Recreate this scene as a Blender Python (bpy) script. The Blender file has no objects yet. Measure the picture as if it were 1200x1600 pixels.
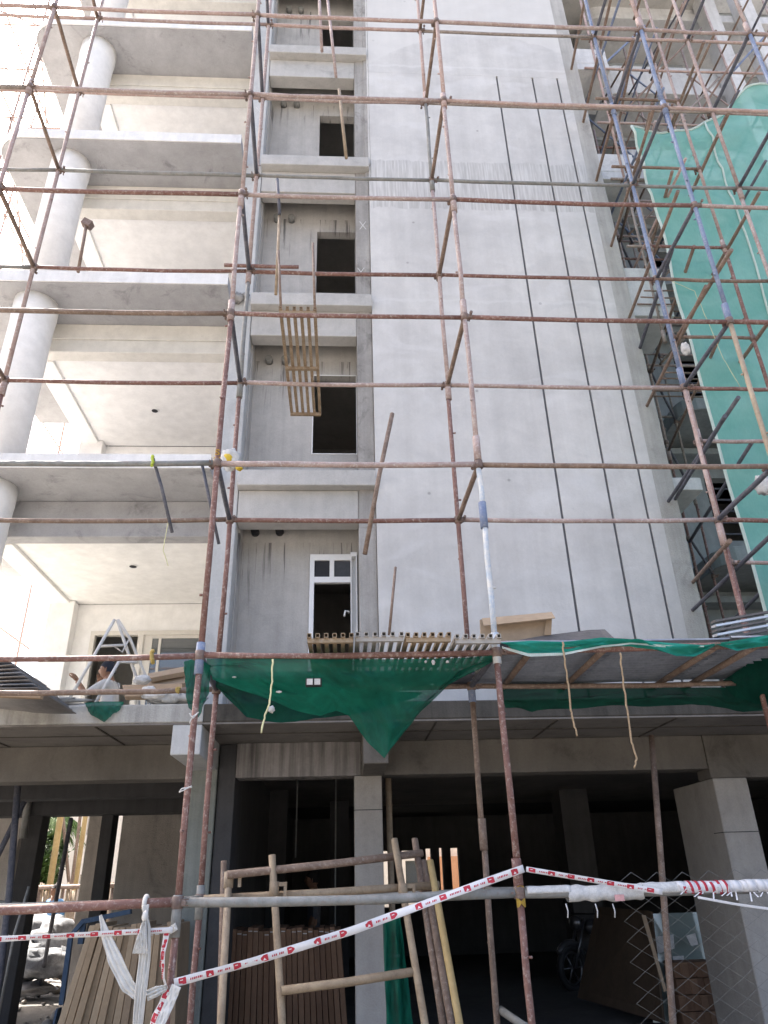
import bpy, math, random
from mathutils import Vector, Matrix, noise
random.seed(7)
scene = bpy.context.scene
col = scene.collection

# ------------------------------------------------------------------ camera, sky, sun, exposure
FPX, PITCH, YAW, ROLL = 1144.1, .46557, .06292, -.02748
EYE = Vector((0, 0, 1.6))
_f = Vector((math.sin(YAW)*math.cos(PITCH), math.cos(YAW)*math.cos(PITCH), math.sin(PITCH)))
_r0 = Vector((math.cos(YAW), -math.sin(YAW), 0)); _u0 = _r0.cross(_f)
CR = math.cos(ROLL)*_r0 + math.sin(ROLL)*_u0
CU = -math.sin(ROLL)*_r0 + math.cos(ROLL)*_u0
CF = _f
cam_d = bpy.data.cameras.new('camera'); cam = bpy.data.objects.new('camera', cam_d); col.objects.link(cam)
cam_d.sensor_fit = 'VERTICAL'; cam_d.sensor_height = 36; cam_d.sensor_width = 27
cam_d.lens = 36*FPX/1600; cam_d.clip_end = 600; cam_d.clip_start = .05
M = Matrix((CR, CU, -CF)).transposed().to_4x4(); M.translation = EYE
cam.matrix_world = M; scene.camera = cam

SUN = Vector((-.80, .72, 1.62)).normalized()
w = bpy.data.worlds.new('World'); scene.world = w; w.use_nodes = True
nt = w.node_tree; nt.nodes.clear()
sky = nt.nodes.new('ShaderNodeTexSky'); sky.sky_type = 'NISHITA'; sky.sun_disc = False
sky.sun_elevation = math.asin(SUN.z); sky.sun_rotation = math.atan2(SUN.x, SUN.y) % (2*math.pi)
sky.air_density = .85; sky.dust_density = 7.5; sky.ozone_density = 1.0
bg = nt.nodes.new('ShaderNodeBackground'); bg.inputs[1].default_value = .13
out = nt.nodes.new('ShaderNodeOutputWorld')
nt.links.new(sky.outputs[0], bg.inputs[0]); nt.links.new(bg.outputs[0], out.inputs[0])
sd = bpy.data.lights.new('sun', 'SUN'); sd.energy = 4.2; sd.angle = math.radians(.5); sd.color = (1, .95, .87)
sun = bpy.data.objects.new('sun', sd); col.objects.link(sun); sun.rotation_euler = SUN.to_track_quat('Z', 'Y').to_euler()
scene.view_settings.view_transform = 'Standard'; scene.view_settings.look = 'None'
scene.view_settings.exposure = 2.4; scene.view_settings.gamma = 1; scene.view_settings.use_curve_mapping = False
scene.render.engine = 'CYCLES'
scene.cycles.use_denoising = True
scene.cycles.max_bounces = 8; scene.cycles.diffuse_bounces = 5; scene.cycles.transparent_max_bounces = 16

# ------------------------------------------------------------------ measuring helpers
def ray(px, py): return CF*FPX + CR*(px-600) + CU*(800-py)
def at(px, py, Y): q = ray(px, py); return EYE + q*(Y/q.y)
def atz(px, py, z): q = ray(px, py); return EYE + q*((z-EYE.z)/q.z)
def V(*a): return Vector(a)

# ------------------------------------------------------------------ mesh builder
class MB:
    def __init__(s): s.v = []; s.f = []; s.sm = []; s.mi = []
    def add(s, vs, fs, smooth=False, mi=0):
        n = len(s.v); s.v += [Vector(p) for p in vs]
        for f in fs: s.f.append([i+n for i in f]); s.sm.append(smooth); s.mi.append(mi)
        return s
    def box(s, x0, x1, y0, y1, z0, z1, mi=0):
        vs = [(x0,y0,z0),(x1,y0,z0),(x1,y1,z0),(x0,y1,z0),(x0,y0,z1),(x1,y0,z1),(x1,y1,z1),(x0,y1,z1)]
        return s.add(vs, [(0,3,2,1),(4,5,6,7),(0,1,5,4),(1,2,6,5),(2,3,7,6),(3,0,4,7)], mi=mi)
    def obox(s, c, ax, ay, az, mi=0):          # centre and three half axes
        vs = [c+ax*i+ay*j+az*k for k in (-1,1) for i,j in ((-1,-1),(1,-1),(1,1),(-1,1))]
        return s.add(vs, [(0,3,2,1),(4,5,6,7),(0,1,5,4),(1,2,6,5),(2,3,7,6),(3,0,4,7)], mi=mi)
    def bar(s, a, b, wx, wy, up=Vector((0,0,1)), mi=0):
        d = (b-a); L = d.length/2; d.normalize(); x = d.cross(up)
        if x.length < 1e-3: x = d.cross(Vector((1,0,0)))
        x.normalize(); y = x.cross(d)
        return s.obox((a+b)/2, x*wx/2, y*wy/2, d*L, mi)
    def path(s, pts, r, n=10, caps=True, hollow=False, mi=0):
        pts = [Vector(p) for p in pts]; rs = r if isinstance(r, (list, tuple)) else [r]*len(pts)
        rings = []; t0 = (pts[1]-pts[0]).normalized(); x = t0.cross(Vector((0,0,1)))
        if x.length < 1e-2: x = t0.cross(Vector((1,0,0)))
        x.normalize(); vs = []
        for i, p in enumerate(pts):
            t = (pts[min(i+1,len(pts)-1)]-pts[max(i-1,0)]).normalized()
            x = (x - t*x.dot(t)); x.normalize(); y = t.cross(x)
            vs += [p + (x*math.cos(2*math.pi*k/n)+y*math.sin(2*math.pi*k/n))*rs[i] for k in range(n)]
        fs = []
        for i in range(len(pts)-1):
            for k in range(n):
                a = i*n+k; b = i*n+(k+1)%n; fs.append((a,b,b+n,a+n))
        base = len(s.v); s.add(vs, fs, True, mi)
        m = (len(pts)-1)*n
        if caps:
            s.f.append([base+k for k in range(n)][::-1]); s.sm.append(False); s.mi.append(mi)
            s.f.append([base+m+k for k in range(n)]); s.sm.append(False); s.mi.append(mi)
        return s
    def tube(s, a, b, r, n=10, mi=0): return s.path([a, b], r, n, mi=mi)
    def prism(s, poly, z0, z1, mi=0):          # polygon in x,y pulled up
        n = len(poly)
        vs = [(x,y,z0) for x,y in poly]+[(x,y,z1) for x,y in poly]
        return s.add(vs, [tuple(range(n))[::-1], tuple(range(n,2*n))]+[(i,(i+1)%n,(i+1)%n+n,i+n) for i in range(n)], mi=mi)
    def prism_xz(s, poly, y0, y1, mi=0):
        n = len(poly)
        vs = [(x,y0,z) for x,z in poly]+[(x,y1,z) for x,z in poly]
        return s.add(vs, [tuple(range(n)), tuple(range(n,2*n))[::-1]]+[((i+1)%n,i,i+n,(i+1)%n+n) for i in range(n)], mi=mi)
    def grid(s, rows, smooth=True, mi=0):
        nu = len(rows[0]); vs = [p for r in rows for p in r]
        return s.add(vs, [(j*nu+i, j*nu+i+1, (j+1)*nu+i+1, (j+1)*nu+i) for j in range(len(rows)-1) for i in range(nu-1)], smooth, mi)
    def ball(s, c, r, nu=12, nv=8, sc=(1,1,1), mi=0, bump=0, seed=0):
        vs = []
        for j in range(nv+1):
            th = math.pi*j/nv
            for i in range(nu):
                ph = 2*math.pi*i/nu
                d = Vector((math.sin(th)*math.cos(ph), math.sin(th)*math.sin(ph), math.cos(th)))
                k = 1 + bump*noise.noise(d*2.3+Vector((seed,seed*1.7,0))) + bump*.5*noise.noise(d*5.3+Vector((seed,0,seed)))
                vs.append(c + Vector((d.x*sc[0], d.y*sc[1], d.z*sc[2]))*r*k)
        fs = []
        for j in range(nv):
            for i in range(nu):
                a = j*nu+i; b = j*nu+(i+1)%nu
                fs.append((a, a+nu, b+nu, b))
        return s.add(vs, fs, True, mi)
    def holes(s, x0, x1, z0, z1, y0, y1, hs, mi=0):   # a wall sheet with openings, one connected mesh
        xs = sorted({x0, x1, *[v for h in hs for v in h[:2]]}); zs = sorted({z0, z1, *[v for h in hs for v in h[2:]]})
        xs = [v for v in xs if x0-1e-6 <= v <= x1+1e-6]; zs = [v for v in zs if z0-1e-6 <= v <= z1+1e-6]
        def solid(i, j):
            if i < 0 or j < 0 or i >= len(xs)-1 or j >= len(zs)-1: return False
            cx = (xs[i]+xs[i+1])/2; cz = (zs[j]+zs[j+1])/2
            return not any(h[0] < cx < h[1] and h[2] < cz < h[3] for h in hs)
        nx = len(xs); nz = len(zs)
        vs = [(x, y, z) for y in (y0, y1) for z in zs for x in xs]
        I = lambda i, j, k: k*nx*nz + j*nx + i
        fs = []
        for i in range(nx-1):
            for j in range(nz-1):
                if not solid(i, j): continue
                fs.append((I(i,j,0), I(i+1,j,0), I(i+1,j+1,0), I(i,j+1,0)))
                fs.append((I(i,j,1), I(i,j+1,1), I(i+1,j+1,1), I(i+1,j,1)))
                if not solid(i-1,j): fs.append((I(i,j,0), I(i,j+1,0), I(i,j+1,1), I(i,j,1)))
                if not solid(i+1,j): fs.append((I(i+1,j,0), I(i+1,j,1), I(i+1,j+1,1), I(i+1,j+1,0)))
                if not solid(i,j-1): fs.append((I(i,j,0), I(i,j,1), I(i+1,j,1), I(i+1,j,0)))
                if not solid(i,j+1): fs.append((I(i,j+1,0), I(i+1,j+1,0), I(i+1,j+1,1), I(i,j+1,1)))
        return s.add(vs, fs, mi=mi)

WL = {}
def tag(o, label=None, cat=None, group=None, kind=None):
    if label: o['label'] = label
    if cat: o['category'] = cat
    if group: o['group'] = group
    if kind: o['kind'] = kind
    return o
def place(o, loc, parent=None):
    loc = Vector(loc); col.objects.link(o); WL[o.name] = loc
    if parent: o.parent = parent; o.location = loc - WL[parent.name]
    else: o.location = loc
    return o
def thing(name, loc, label, cat, group=None, kind=None):
    return tag(place(bpy.data.objects.new(name, None), loc), label, cat, group, kind)
def obj(name, mb, mat, parent=None, loc=None, bevel=0, solid=0, label=None, cat=None, group=None, kind=None, subd=0):
    if loc is None:
        loc = WL[parent.name] if parent else (sum(mb.v, Vector())/len(mb.v) if mb.v else Vector())
    loc = Vector(loc)
    me = bpy.data.meshes.new(name)
    me.from_pydata([p-loc for p in mb.v], [], mb.f)
    me.polygons.foreach_set('use_smooth', mb.sm)
    mats = mat if isinstance(mat, (list, tuple)) else [mat]
    for m in mats: me.materials.append(m)
    if len(mats) > 1: me.polygons.foreach_set('material_index', mb.mi)
    me.update()
    o = place(bpy.data.objects.new(name, me), loc, parent)
    if solid:
        m = o.modifiers.new('thick', 'SOLIDIFY'); m.thickness = solid; m.offset = 0
    if subd:
        m = o.modifiers.new('smooth', 'SUBSURF'); m.levels = subd; m.render_levels = subd
    if bevel:
        m = o.modifiers.new('edge', 'BEVEL'); m.width = bevel; m.segments = 2; m.limit_method = 'ANGLE'; m.angle_limit = .7
    return tag(o, label, cat, group, kind)
def share(name, src, loc, parent=None, rot=None, scale=None):
    o = place(bpy.data.objects.new(name, src.data), loc, parent)
    if rot: o.rotation_euler = rot
    if scale: o.scale = scale
    return o

# ------------------------------------------------------------------ materials
def mat(name, rough=.8, metal=0, spec=.3):
    m = bpy.data.materials.new(name); m.use_nodes = True; t = m.node_tree
    b = t.nodes['Principled BSDF']; b.inputs['Roughness'].default_value = rough
    b.inputs['Metallic'].default_value = metal; b.inputs['Specular IOR Level'].default_value = spec
    return m, t, b
def N(t, kind, **kw):
    n = t.nodes.new(kind)
    for k, v in kw.items(): setattr(n, k, v)
    return n
def coords(t, scale=(1,1,1), world=True):
    if world: g = N(t, 'ShaderNodeNewGeometry'); src = g.outputs['Position']
    else: g = N(t, 'ShaderNodeTexCoord'); src = g.outputs['Object']
    mp = N(t, 'ShaderNodeMapping'); mp.inputs['Scale'].default_value = scale
    t.links.new(src, mp.inputs[0]); return mp.outputs[0]
def ntex(t, vec, scale, detail=6, rough=.6, dist=0):
    n = N(t, 'ShaderNodeTexNoise'); n.inputs['Scale'].default_value = scale; n.inputs['Detail'].default_value = detail
    n.inputs['Roughness'].default_value = rough; n.inputs['Distortion'].default_value = dist
    t.links.new(vec, n.inputs['Vector']); return n.outputs['Fac']
def ramp(t, fac, p0, c0, p1, c1):
    r = N(t, 'ShaderNodeValToRGB'); e = r.color_ramp.elements
    c = lambda v: (v, v, v, 1) if not isinstance(v, (tuple, list)) else (*v, 1)
    e[0].position = p0; e[0].color = c(c0); e[1].position = p1; e[1].color = c(c1)
    t.links.new(fac, r.inputs[0]); return r.outputs[0]
def mixc(t, fac, a, b, mode='MIX'):
    n = N(t, 'ShaderNodeMix', data_type='RGBA', blend_type=mode)
    for s, v in ((n.inputs[0], fac), (n.inputs[6], a), (n.inputs[7], b)):
        if hasattr(v, 'links'): t.links.new(v, s)
        elif isinstance(v, (tuple, list)): s.default_value = (*v, 1)
        else: s.default_value = v
    return n.outputs[2]
def bump(t, b, h, strength=.3, dist=.02):
    n = N(t, 'ShaderNodeBump'); n.inputs['Strength'].default_value = strength; n.inputs['Distance'].default_value = dist
    t.links.new(h, n.inputs['Height']); t.links.new(n.outputs[0], b.inputs['Normal'])

def concrete(name, c1, c2, streak=.3, dirt=.25, bmp=.25, fine=1.0, rough=.9, blot=1.0):
    m, t, b = mat(name, rough, spec=.15)
    p = coords(t); ps = coords(t, (7, 7, .35)); pb = coords(t, (1, 1, .6))
    big = ntex(t, pb, .9*blot, 5, .62, .4); med = ntex(t, p, 5, 6, .65); fin = ntex(t, p, 55, 4, .7)
    st = ntex(t, ps, 1.6, 5, .6)
    c = mixc(t, ramp(t, big, .3, 0, .7, 1), c1, c2)
    c = mixc(t, .6, c, ramp(t, med, .25, .78, .75, 1.12), 'MULTIPLY')
    c = mixc(t, .45*fine, c, ramp(t, fin, .3, .8, .7, 1.1), 'MULTIPLY')
    c = mixc(t, streak, c, ramp(t, st, .32, .35, .6, 1.05), 'MULTIPLY')
    dk = ntex(t, p, 2.1, 8, .72, .8)
    c = mixc(t, dirt, c, ramp(t, dk, .55, 1, .72, .45), 'MULTIPLY')
    t.links.new(c, b.inputs['Base Color'])
    mx = N(t, 'ShaderNodeMath', operation='ADD'); t.links.new(med, mx.inputs[0]); t.links.new(fin, mx.inputs[1])
    bump(t, b, mx.outputs[0], bmp, .012)
    return m

def wall_plaster():
    m, t, b = mat('grey_wall_plaster', .9, spec=.12)
    g = N(t, 'ShaderNodeNewGeometry'); sx = N(t, 'ShaderNodeSeparateXYZ'); t.links.new(g.outputs['Position'], sx.inputs[0])
    p = coords(t); pv = coords(t, (4.2, 1, .22)); pf = coords(t, (26, 4, 1.3))
    big = ntex(t, p, .7, 5, .6, .5); med = ntex(t, p, 3.4, 7, .66, .3); fin = ntex(t, p, 42, 4, .7)
    st = ntex(t, pv, 1.0, 5, .62); drip = ntex(t, pf, 1.0, 4, .6)
    c = mixc(t, ramp(t, big, .32, 0, .68, 1), (.51,.50,.485), (.61,.598,.575))
    c = mixc(t, .6, c, ramp(t, med, .28, .86, .72, 1.08), 'MULTIPLY')
    c = mixc(t, .5, c, ramp(t, st, .3, .82, .66, 1.08), 'MULTIPLY')
    vo = N(t, 'ShaderNodeTexVoronoi'); vo.inputs['Scale'].default_value = 1.9; t.links.new(p, vo.inputs['Vector'])
    c = mixc(t, ramp(t, vo.outputs['Distance'], .035, .55, .055, 0), c, (.2,.195,.19))
    patch = ntex(t, coords(t, (.8, 1, 1.6)), 1.15, 2, .4, 1.4)
    c = mixc(t, ramp(t, patch, .55, 0, .68, .3), c, (.66,.655,.65))
    c = mixc(t, ramp(t, patch, .30, .3, .42, 0), c, (.44,.435,.43))
    c = mixc(t, .3, c, ramp(t, fin, .3, .86, .7, 1.08), 'MULTIPLY')
    # the wet, coarser floor band with pale drips between the third and fourth storeys
    wob = N(t, 'ShaderNodeMath', operation='MULTIPLY_ADD'); t.links.new(med, wob.inputs[0]); wob.inputs[1].default_value = .22; t.links.new(sx.outputs[2], wob.inputs[2])
    def band(a, b_, soft):
        r = N(t, 'ShaderNodeMapRange', interpolation_type='SMOOTHSTEP'); r.inputs[1].default_value = a; r.inputs[2].default_value = a+soft
        q = N(t, 'ShaderNodeMapRange', interpolation_type='SMOOTHSTEP'); q.inputs[1].default_value = b_; q.inputs[2].default_value = b_+soft
        t.links.new(wob.outputs[0], r.inputs[0]); t.links.new(wob.outputs[0], q.inputs[0])
        s = N(t, 'ShaderNodeMath', operation='SUBTRACT'); t.links.new(r.outputs[0], s.inputs[0]); t.links.new(q.outputs[0], s.inputs[1]); return s.outputs[0]
    b1 = band(11.3, 12.42, .03)
    dark = mixc(t, ramp(t, drip, .4, 0, .62, 1), (.37,.36,.345), (.56,.555,.54))
    mm = N(t, 'ShaderNodeMath', operation='MULTIPLY'); t.links.new(b1, mm.inputs[0]); mm.inputs[1].default_value = .72
    c = mixc(t, mm.outputs[0], c, dark)
    for z, wd, k in ((9.35, .05, .25), (6.45, .05, .12), (14.95, .06, .3), (7.75, .035, .15)):
        bb = band(z, z+wd, .03); m2 = N(t, 'ShaderNodeMath', operation='MULTIPLY'); t.links.new(bb, m2.inputs[0]); m2.inputs[1].default_value = k
        c = mixc(t, m2.outputs[0], c, (.66,.655,.645))
    # a paler finished coat above the arched trowel line near the top
    ax = N(t, 'ShaderNodeMath', operation='SUBTRACT'); t.links.new(sx.outputs[0], ax.inputs[0]); ax.inputs[1].default_value = 2.6
    a2 = N(t, 'ShaderNodeMath', operation='MULTIPLY'); t.links.new(ax.outputs[0], a2.inputs[0]); t.links.new(ax.outputs[0], a2.inputs[1])
    a3 = N(t, 'ShaderNodeMath', operation='MULTIPLY_ADD'); t.links.new(a2.outputs[0], a3.inputs[0]); a3.inputs[1].default_value = .22; t.links.new(wob.outputs[0], a3.inputs[2])
    r = N(t, 'ShaderNodeMapRange', interpolation_type='SMOOTHSTEP'); r.inputs[1].default_value = 16.0; r.inputs[2].default_value = 16.06; t.links.new(a3.outputs[0], r.inputs[0])
    m3 = N(t, 'ShaderNodeMath', operation='MULTIPLY'); t.links.new(r.outputs[0], m3.inputs[0]); m3.inputs[1].default_value = .55
    c = mixc(t, m3.outputs[0], c, (.62,.61,.585))
    t.links.new(c, b.inputs['Base Color'])
    mx = N(t, 'ShaderNodeMath', operation='ADD'); t.links.new(med, mx.inputs[0]); t.links.new(fin, mx.inputs[1])
    bump(t, b, mx.outputs[0], .22, .012)
    return m

def tubemat(name, c1, c2, dust=(.5,.43,.38), amt=.35, rough=.6, world=True):
    m, t, b = mat(name, rough, spec=.3)
    p = coords(t); n1 = ntex(t, p, 9, 6, .7, .4); n2 = ntex(t, p, 38, 5, .75); n3 = ntex(t, p, 2.2, 4, .6)
    c = mixc(t, ramp(t, n1, .35, 0, .65, 1), c1, c2)
    k = N(t, 'ShaderNodeMath', operation='MULTIPLY'); t.links.new(ramp(t, n2, .52, 0, .66, 1), k.inputs[0]); k.inputs[1].default_value = amt
    c = mixc(t, k.outputs[0], c, dust)
    c = mixc(t, .5, c, ramp(t, n3, .3, .7, .7, 1.15), 'MULTIPLY')
    t.links.new(c, b.inputs['Base Color']); bump(t, b, n2, .25, .004)
    return m
def simple(name, c, rough=.7, var=.25, scale=8, metal=0, spec=.3, bmp=.12):
    m, t, b = mat(name, rough, metal, spec)
    p = coords(t); n = ntex(t, p, scale, 6, .65, .3); f = ntex(t, p, scale*7, 3, .6)
    cc = mixc(t, 1, c, ramp(t, n, .25, 1-var, .75, 1+var*.6), 'MULTIPLY')
    cc = mixc(t, .5, cc, ramp(t, f, .3, 1-var, .7, 1+var*.4), 'MULTIPLY')
    t.links.new(cc, b.inputs['Base Color']); bump(t, b, f, bmp, .006)
    return m
def netmat(name, c, c2, trans=.1, tl=.5):
    m, t, b = mat(name, .85, spec=.1)
    p = coords(t); n = ntex(t, p, 3.2, 5, .6, .6); f = ntex(t, coords(t, (60,60,4)), 3, 3, .6)
    cc = mixc(t, ramp(t, n, .3, 0, .7, 1), c, c2); cc = mixc(t, .4, cc, ramp(t, f, .3, .75, .7, 1.12), 'MULTIPLY')
    t.links.new(cc, b.inputs['Base Color'])
    tr = N(t, 'ShaderNodeBsdfTranslucent'); t.links.new(cc, tr.inputs[0])
    tp = N(t, 'ShaderNodeBsdfTransparent'); m1 = N(t, 'ShaderNodeMixShader'); m2 = N(t, 'ShaderNodeMixShader')
    m1.inputs[0].default_value = tl; m2.inputs[0].default_value = trans
    t.links.new(b.outputs[0], m1.inputs[1]); t.links.new(tr.outputs[0], m1.inputs[2])
    t.links.new(m1.outputs[0], m2.inputs[1]); t.links.new(tp.outputs[0], m2.inputs[2])
    o = [x for x in t.nodes if x.type == 'OUTPUT_MATERIAL'][0]; t.links.new(m2.outputs[0], o.inputs[0])
    bump(t, b, f, .2, .003)
    return m
def glassmat(name, tint=(.35,.4,.4), rough=.03, tr=.45):
    m, t, b = mat(name, rough, spec=.6); b.inputs['Base Color'].default_value = (*tint, 1)
    tp = N(t, 'ShaderNodeBsdfTransparent'); tp.inputs[0].default_value = (.75,.82,.8,1)
    gl = N(t, 'ShaderNodeBsdfGlossy'); gl.inputs['Roughness'].default_value = rough
    mx = N(t, 'ShaderNodeMixShader'); mx.inputs[0].default_value = 1-tr
    fr = N(t, 'ShaderNodeMixShader'); fr.inputs[0].default_value = .14
    t.links.new(b.outputs[0], fr.inputs[1]); t.links.new(gl.outputs[0], fr.inputs[2])
    t.links.new(tp.outputs[0], mx.inputs[1]); t.links.new(fr.outputs[0], mx.inputs[2])
    o = [x for x in t.nodes if x.type == 'OUTPUT_MATERIAL'][0]; t.links.new(mx.outputs[0], o.inputs[0])
    return m

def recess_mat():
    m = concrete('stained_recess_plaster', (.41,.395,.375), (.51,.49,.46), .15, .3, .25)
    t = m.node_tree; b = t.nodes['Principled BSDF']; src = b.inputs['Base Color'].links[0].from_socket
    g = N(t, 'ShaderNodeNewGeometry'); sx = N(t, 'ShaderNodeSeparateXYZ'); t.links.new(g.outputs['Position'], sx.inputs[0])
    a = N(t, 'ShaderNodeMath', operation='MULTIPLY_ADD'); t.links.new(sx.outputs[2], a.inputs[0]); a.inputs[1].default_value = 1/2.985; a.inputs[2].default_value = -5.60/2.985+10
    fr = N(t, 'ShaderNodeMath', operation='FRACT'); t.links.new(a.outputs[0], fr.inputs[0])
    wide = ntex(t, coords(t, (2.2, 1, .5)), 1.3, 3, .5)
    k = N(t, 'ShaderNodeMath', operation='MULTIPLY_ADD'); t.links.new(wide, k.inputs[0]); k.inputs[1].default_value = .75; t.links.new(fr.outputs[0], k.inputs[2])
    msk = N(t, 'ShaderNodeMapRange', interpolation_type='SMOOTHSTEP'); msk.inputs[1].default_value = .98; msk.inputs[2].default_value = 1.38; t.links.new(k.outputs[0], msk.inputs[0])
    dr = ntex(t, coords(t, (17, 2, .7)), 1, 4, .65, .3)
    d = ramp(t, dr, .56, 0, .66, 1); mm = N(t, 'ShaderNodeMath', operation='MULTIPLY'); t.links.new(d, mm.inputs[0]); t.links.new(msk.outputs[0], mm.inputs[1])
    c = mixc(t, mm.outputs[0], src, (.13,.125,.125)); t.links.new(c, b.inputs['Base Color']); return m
WALL = wall_plaster()
PIER = concrete('rough_pier_concrete', (.30,.285,.265), (.47,.455,.43), .3, .85, .7)
STRIP = concrete('board_marked_strip', (.38,.37,.345), (.50,.485,.455), .25, .5, .6)
FRAMEC = concrete('cement_plaster', (.43,.42,.40), (.53,.515,.49), .1, .45, .3)
LPIER = concrete('pale_primed_pier', (.46,.465,.455), (.56,.56,.545), .15, .4, .2)
RECESS = recess_mat()
BEAMC = concrete('ground_floor_concrete', (.13,.118,.102), (.20,.183,.16), .12, .75, .5)  # dark tone has the ground floor shade mixed in
USOFF = concrete('shaded_stained_underside', (.17,.155,.14), (.25,.23,.205), .05, .7, .3)  # underside shade deepens this tone; the blotches are stains
COLC = concrete('column_concrete', (.33,.305,.275), (.42,.395,.36), .1, .45, .35)
COLG = concrete('greenish_column_concrete', (.20,.215,.19), (.29,.30,.275), .35, .4, .3)
SOFF = concrete('cement_soffit', (.35,.35,.36), (.46,.46,.47), .05, .75, .25)
EDGE = concrete('slab_edge_concrete', (.36,.35,.32), (.50,.485,.45), .45, .65, .4)
WHITE = concrete('white_wall_paint', (.80,.795,.78), (.86,.85,.83), .03, .05, .04, .3)
CREAM = concrete('cream_primer', (.66,.64,.59), (.76,.735,.68), .06, .2, .12, .6)
FASC = concrete('white_slab_fascia', (.72,.715,.70), (.81,.805,.79), .1, .2, .1, .5)
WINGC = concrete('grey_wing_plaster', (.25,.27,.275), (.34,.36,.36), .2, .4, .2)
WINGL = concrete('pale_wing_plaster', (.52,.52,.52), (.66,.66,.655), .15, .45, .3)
SHUT = concrete('shuttered_wall', (.46,.42,.38), (.60,.56,.51), .2, .75, .9, blot=3)
EDGE2 = concrete('shaded_stained_edge', (.06,.054,.045), (.115,.105,.09), .45, .6, .4)  # dirt plus canopy shade, both put into the dark colour
BEAMD = concrete('dripped_beam', (.24,.22,.205), (.32,.30,.285), .95, .3, .3)
DARKC = concrete('dark_concrete', (.055,.054,.056), (.09,.088,.088), .2, .3, .2)  # plain near-black concrete tone
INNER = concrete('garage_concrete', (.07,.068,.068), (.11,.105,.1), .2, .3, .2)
GROOVE = simple('groove_shadow_gap', (.16,.16,.17), .9, .2)
RUST = tubemat('red_oxide_tube', (.14,.068,.054), (.22,.12,.098), (.44,.37,.33), .7)
RUSTP = tubemat('dusty_glare_red_tube', (.28,.20,.18), (.40,.315,.285), (.54,.50,.47), .7)  # dusty red, paled further to imitate glare over the upper tubes
GREYR = tubemat('grey_brown_tube', (.20,.165,.14), (.31,.265,.235), (.46,.43,.40), .65)
PINK = tubemat('dusty_glare_pink_tube', (.34,.235,.205), (.44,.33,.295), (.54,.50,.47), .6)  # dusty pink, paled to imitate glare on the high tubes
BROWN = tubemat('rusty_brown_tube', (.14,.095,.07), (.24,.17,.13), (.40,.34,.29), .5)
DARKT = tubemat('dark_steel_tube', (.06,.065,.085), (.12,.12,.14), (.28,.26,.25), .3)
BLUE = tubemat('faded_blue_tube', (.12,.155,.25), (.20,.245,.34), (.45,.42,.40), .5)
WORN = tubemat('worn_blue_white_tube', (.32,.40,.50), (.60,.58,.54), (.66,.62,.56), .7)
GALV = tubemat('galvanised_tube', (.17,.175,.165), (.26,.26,.245), (.20,.13,.10), .45)
TAN = tubemat('tan_tube', (.28,.21,.145), (.40,.32,.23), (.22,.17,.125), .5)
BAMB = tubemat('tan_pole', (.24,.175,.115), (.36,.28,.19), (.16,.12,.085), .5)
YEL = tubemat('ochre_pole', (.33,.235,.10), (.42,.31,.15), (.30,.2,.1), .35)
CLAMP = tubemat('rusted_clamp', (.12,.085,.075), (.2,.14,.11), (.35,.3,.27), .4)
TRN = {'rust':RUST,'rustp':RUSTP,'brown':BROWN,'dark':DARKT,'blue':BLUE,'worn':WORN,'galv':GALV,'tan':TAN,'bamb':BAMB,'yel':YEL,'grey':GREYR,'pink':PINK}
UPVC = simple('white_upvc', (.80,.80,.79), .35, .06)
UPVCD = simple('cream_window_frame', (.66,.63,.57), .4, .08)
DARKIN = simple('dark_pipe_opening', (.03,.03,.035), .7, .2)
GLASS = glassmat('grey_window_glass', (.10,.11,.12), .03, .35)
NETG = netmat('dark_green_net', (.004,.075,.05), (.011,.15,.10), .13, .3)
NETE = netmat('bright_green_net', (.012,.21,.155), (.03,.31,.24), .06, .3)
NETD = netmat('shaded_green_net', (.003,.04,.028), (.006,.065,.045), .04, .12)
NETT = netmat('teal_debris_net', (.21,.55,.47), (.30,.64,.56), .2, .36)
NETW = netmat('white_net_hem', (.62,.72,.66), (.72,.8,.75), .05, .4)
CARD = simple('brown_cardboard', (.36,.27,.185), .85, .18, 3)
CARDD = simple('cardboard_fold', (.33,.235,.15), .85, .15, 3)
SACKW = simple('white_woven_sack', (.56,.55,.53), .7, .3, 22, bmp=.3)
CLOTH = simple('white_cotton_strip', (.62,.60,.56), .9, .12, 30, bmp=.4)
ROPE = simple('coir_rope', (.40,.29,.18), .9, .4, 60, bmp=.6)
CORD = simple('pale_yellow_cord', (.60,.58,.34), .8, .2, 40)
SHEET = simple('corrugated_steel_sheet', (.27,.29,.33), .5, .3, 6, .25)
SHEETD = simple('dusty_steel_sheet', (.14,.13,.125), .6, .3, 6, .2)
PILE = simple('weathered_sheet', (.27,.255,.245), .55, .3, 6, .2)
GRILL = tubemat('primered_grille_steel', (.22,.155,.095), (.33,.25,.165), (.46,.42,.37), .4)
GRILLG = tubemat('grey_grille_steel', (.28,.26,.24), (.40,.38,.35), (.3,.22,.15), .35)
ALU = simple('silver_aluminium', (.55,.55,.56), .35, .1, 8, .6)
BLK = simple('black_rubber', (.02,.02,.022), .6, .2)

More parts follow.
